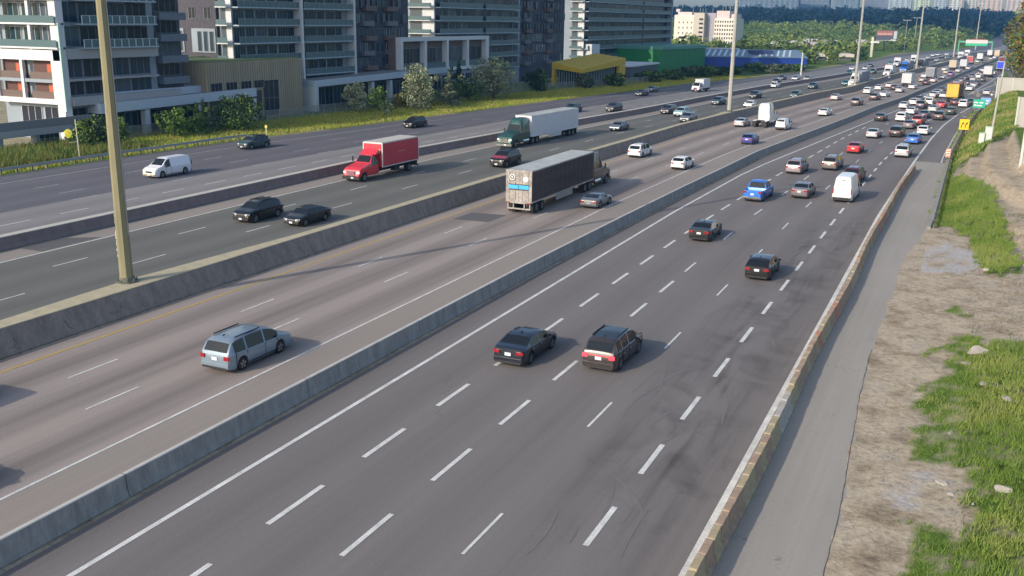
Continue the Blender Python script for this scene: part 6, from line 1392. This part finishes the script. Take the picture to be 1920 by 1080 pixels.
# noise wall
NW = mat('noise_wall_grey', (.42,.41,.38), .85, var=.06, vscale=.4); nw = empty('noise_wall', (5, 150, 0), 0, 'stepped grey concrete noise wall on top of the right bank', 'wall')
for x0_, x1_, y, z0_, z1_ in ((4.35, 16, 241, .6, 6.6), (6.1, 16, 164.5, 2.0, 7.3), (5.55, 14, 121.5, 1.5, 7.1)):
    b = MB().box(x0_-5, x1_-5, y-150, y-149.7, z0_, z1_); b.build('wall_panel', NW, nw); b = MB(); x = x0_
    while x < x1_: b.box(x-5, x-4.8, y-150.06, y-150.001, z0_, z1_-.02); x += 3.0
    b.box(x0_-5.05, x0_-4.8, y-150.15, y-149.6, z0_, z1_+.05); b.build('wall_post', mat('noise_post_pale', (.52,.54,.50), .8), nw)
for x, y0_, y1_, z0_, z1_ in ((16, 164.8, 241, 2.5, 6.6), (14, 121.8, 164.5, 2.5, 7.1)): MB().box(x-5, x-4.7, y0_-150, y1_-150, z0_, z1_).build('wall_panel', NW, nw)
# guardrails
RM = mat('rail_galvanised', (.34,.36,.37), .5, .4); PM_ = mat('post_weathered', (.13,.115,.10), .9)
def guardrail(f, y0, y1, label, side=1, step=2.0, zt=.78, conc=False):
    root = empty('guardrail', (f(y0), y0, 0), 0, label, 'guardrail'); ox, oy = f(y0), y0; ysg = list(np.arange(y0, y1, 2.0))+[y1]; b = MB()
    pr = [(0,zt-.32),(.07*side,zt-.27),(.02*side,zt-.20),(.02*side,zt-.12),(.07*side,zt-.05),(0,zt)]
    for y in ysg: b.v += [(f(y)-ox+a_, y-oy, z_) for a_, z_ in pr]
    for i in range(len(ysg)-1):
        for k in range(5): b.f.append((i*6+k, (i+1)*6+k, (i+1)*6+k+1, i*6+k+1)); b.m.append(0)
    b.build('rail', RM, root); y = y0+.5; k = 0
    while y < y1 and k < 95: MB().box(f(y)-ox-.1*side-.07, f(y)-ox-.1*side+.07, y-oy-.08, y-oy+.08, 0, zt+.02).build('post', PM_, root); y += step; k += 1
    return root
guardrail(off(OUT, -.3), 52, 114, 'weathered steel guardrail along the left edge of the leftmost roadway', side=1)
guardrail(off(RED, .45), 93, 262, 'steel guardrail along the right edge of the shoulder below the grass bank', side=-1, step=2.1)
b = MB(); ysc = [y*1.0 for y in range(93, 262, 3)]
for y in ysc: b.v += [(RED(y)+.02, y, 0), (RED(y)+.02, y, .16), (RED(y)+.32, y, .16), (RED(y)+.32, y, 0)]
for i in range(len(ysc)-1):
    for k in range(3): b.f.append((i*4+k, (i+1)*4+k, (i+1)*4+k+1, i*4+k+1)); b.m.append(0)
b.f.append((0,1,2,3)); b.m.append(0); tag(b.build('kerb', W1), kind='structure')
# chain link fence
WF = mat('fence_wire', (.30,.31,.30), .7); fn = empty('chain_link_fence', (-111, 100, 0), 0, 'weathered wire fence along the back of the left grass verge', 'fence'); mf = bpy.data.materials.new('fence_mesh'); mf.use_nodes = True; n, l, b_ = ng(mf); b_.inputs['Base Color'].default_value = (.26,.27,.25,1)
tcn = n.new('ShaderNodeTexCoord'); wv1 = n.new('ShaderNodeTexChecker'); wv1.inputs['Scale'].default_value = 9; l.new(tcn.outputs['Object'], wv1.inputs[0]); mth = n.new('ShaderNodeMath'); mth.operation = 'MULTIPLY_ADD'; mth.inputs[1].default_value = .3; mth.inputs[2].default_value = .3; l.new(wv1.outputs[1], mth.inputs[0]); l.new(mth.outputs[0], b_.inputs['Alpha'])
FX = line([(0,-109.5),(125,-109.0),(150,-107.5),(175,-104.5),(210,-101.5),(230,-99.5),(250,-93),(270,-88),(290,-84)]); ysf = [100+i*3.0 for i in range(62)]; b = MB()
for y in ysf: b.v += [(FX(y)+111, y-100, .05), (FX(y)+111, y-100, 1.75)]
for i in range(len(ysf)-1): b.f.append((2*i, 2*i+1, 2*i+3, 2*i+2)); b.m.append(0)
b.build('wire_mesh', mf, fn); rl = MB()
for i in range(len(ysf)-1): y = ysf[i]; rl.cyl((FX(y)+111, y-100, 1.77), (FX(ysf[i+1])+111, ysf[i+1]-100, 1.77), .03, n=5)
rl.build('top_rail', WF, fn)
for y in ysf: MB().cyl((FX(y)+111, y-100, 0), (FX(y)+111, y-100, 1.85), .05, n=5).build('post', WF, fn)
# distant retaining wall strip below the halls
# ---------------- the air ----------------
hz = MB().box(-2600, 1200, -60, 2760, -1.2, 150).build('haze', []) if False else None
if HAZE: pass
me = bpy.data.meshes.new('haze'); hb_ = MB().box(-2700, 1300, -70, 2900, -1.4, 175); me.from_pydata(hb_.v, [], hb_.f); mh = bpy.data.materials.new('haze'); mh.use_nodes = True; n = mh.node_tree.nodes; l = mh.node_tree.links
for q in list(n):
    if q.type == 'BSDF_PRINCIPLED': n.remove(q)
pv = n.new('ShaderNodeVolumePrincipled'); pv.inputs['Color'].default_value = (.18,.50,.95,1); pv.inputs['Density'].default_value = HAZE; pv.inputs['Anisotropy'].default_value = .2
l.new(pv.outputs[0], n['Material Output'].inputs['Volume']); me.materials.append(mh); ho = link('haze', me); tag(ho, 'thin blue haze filling the valley', 'haze', kind='stuff')
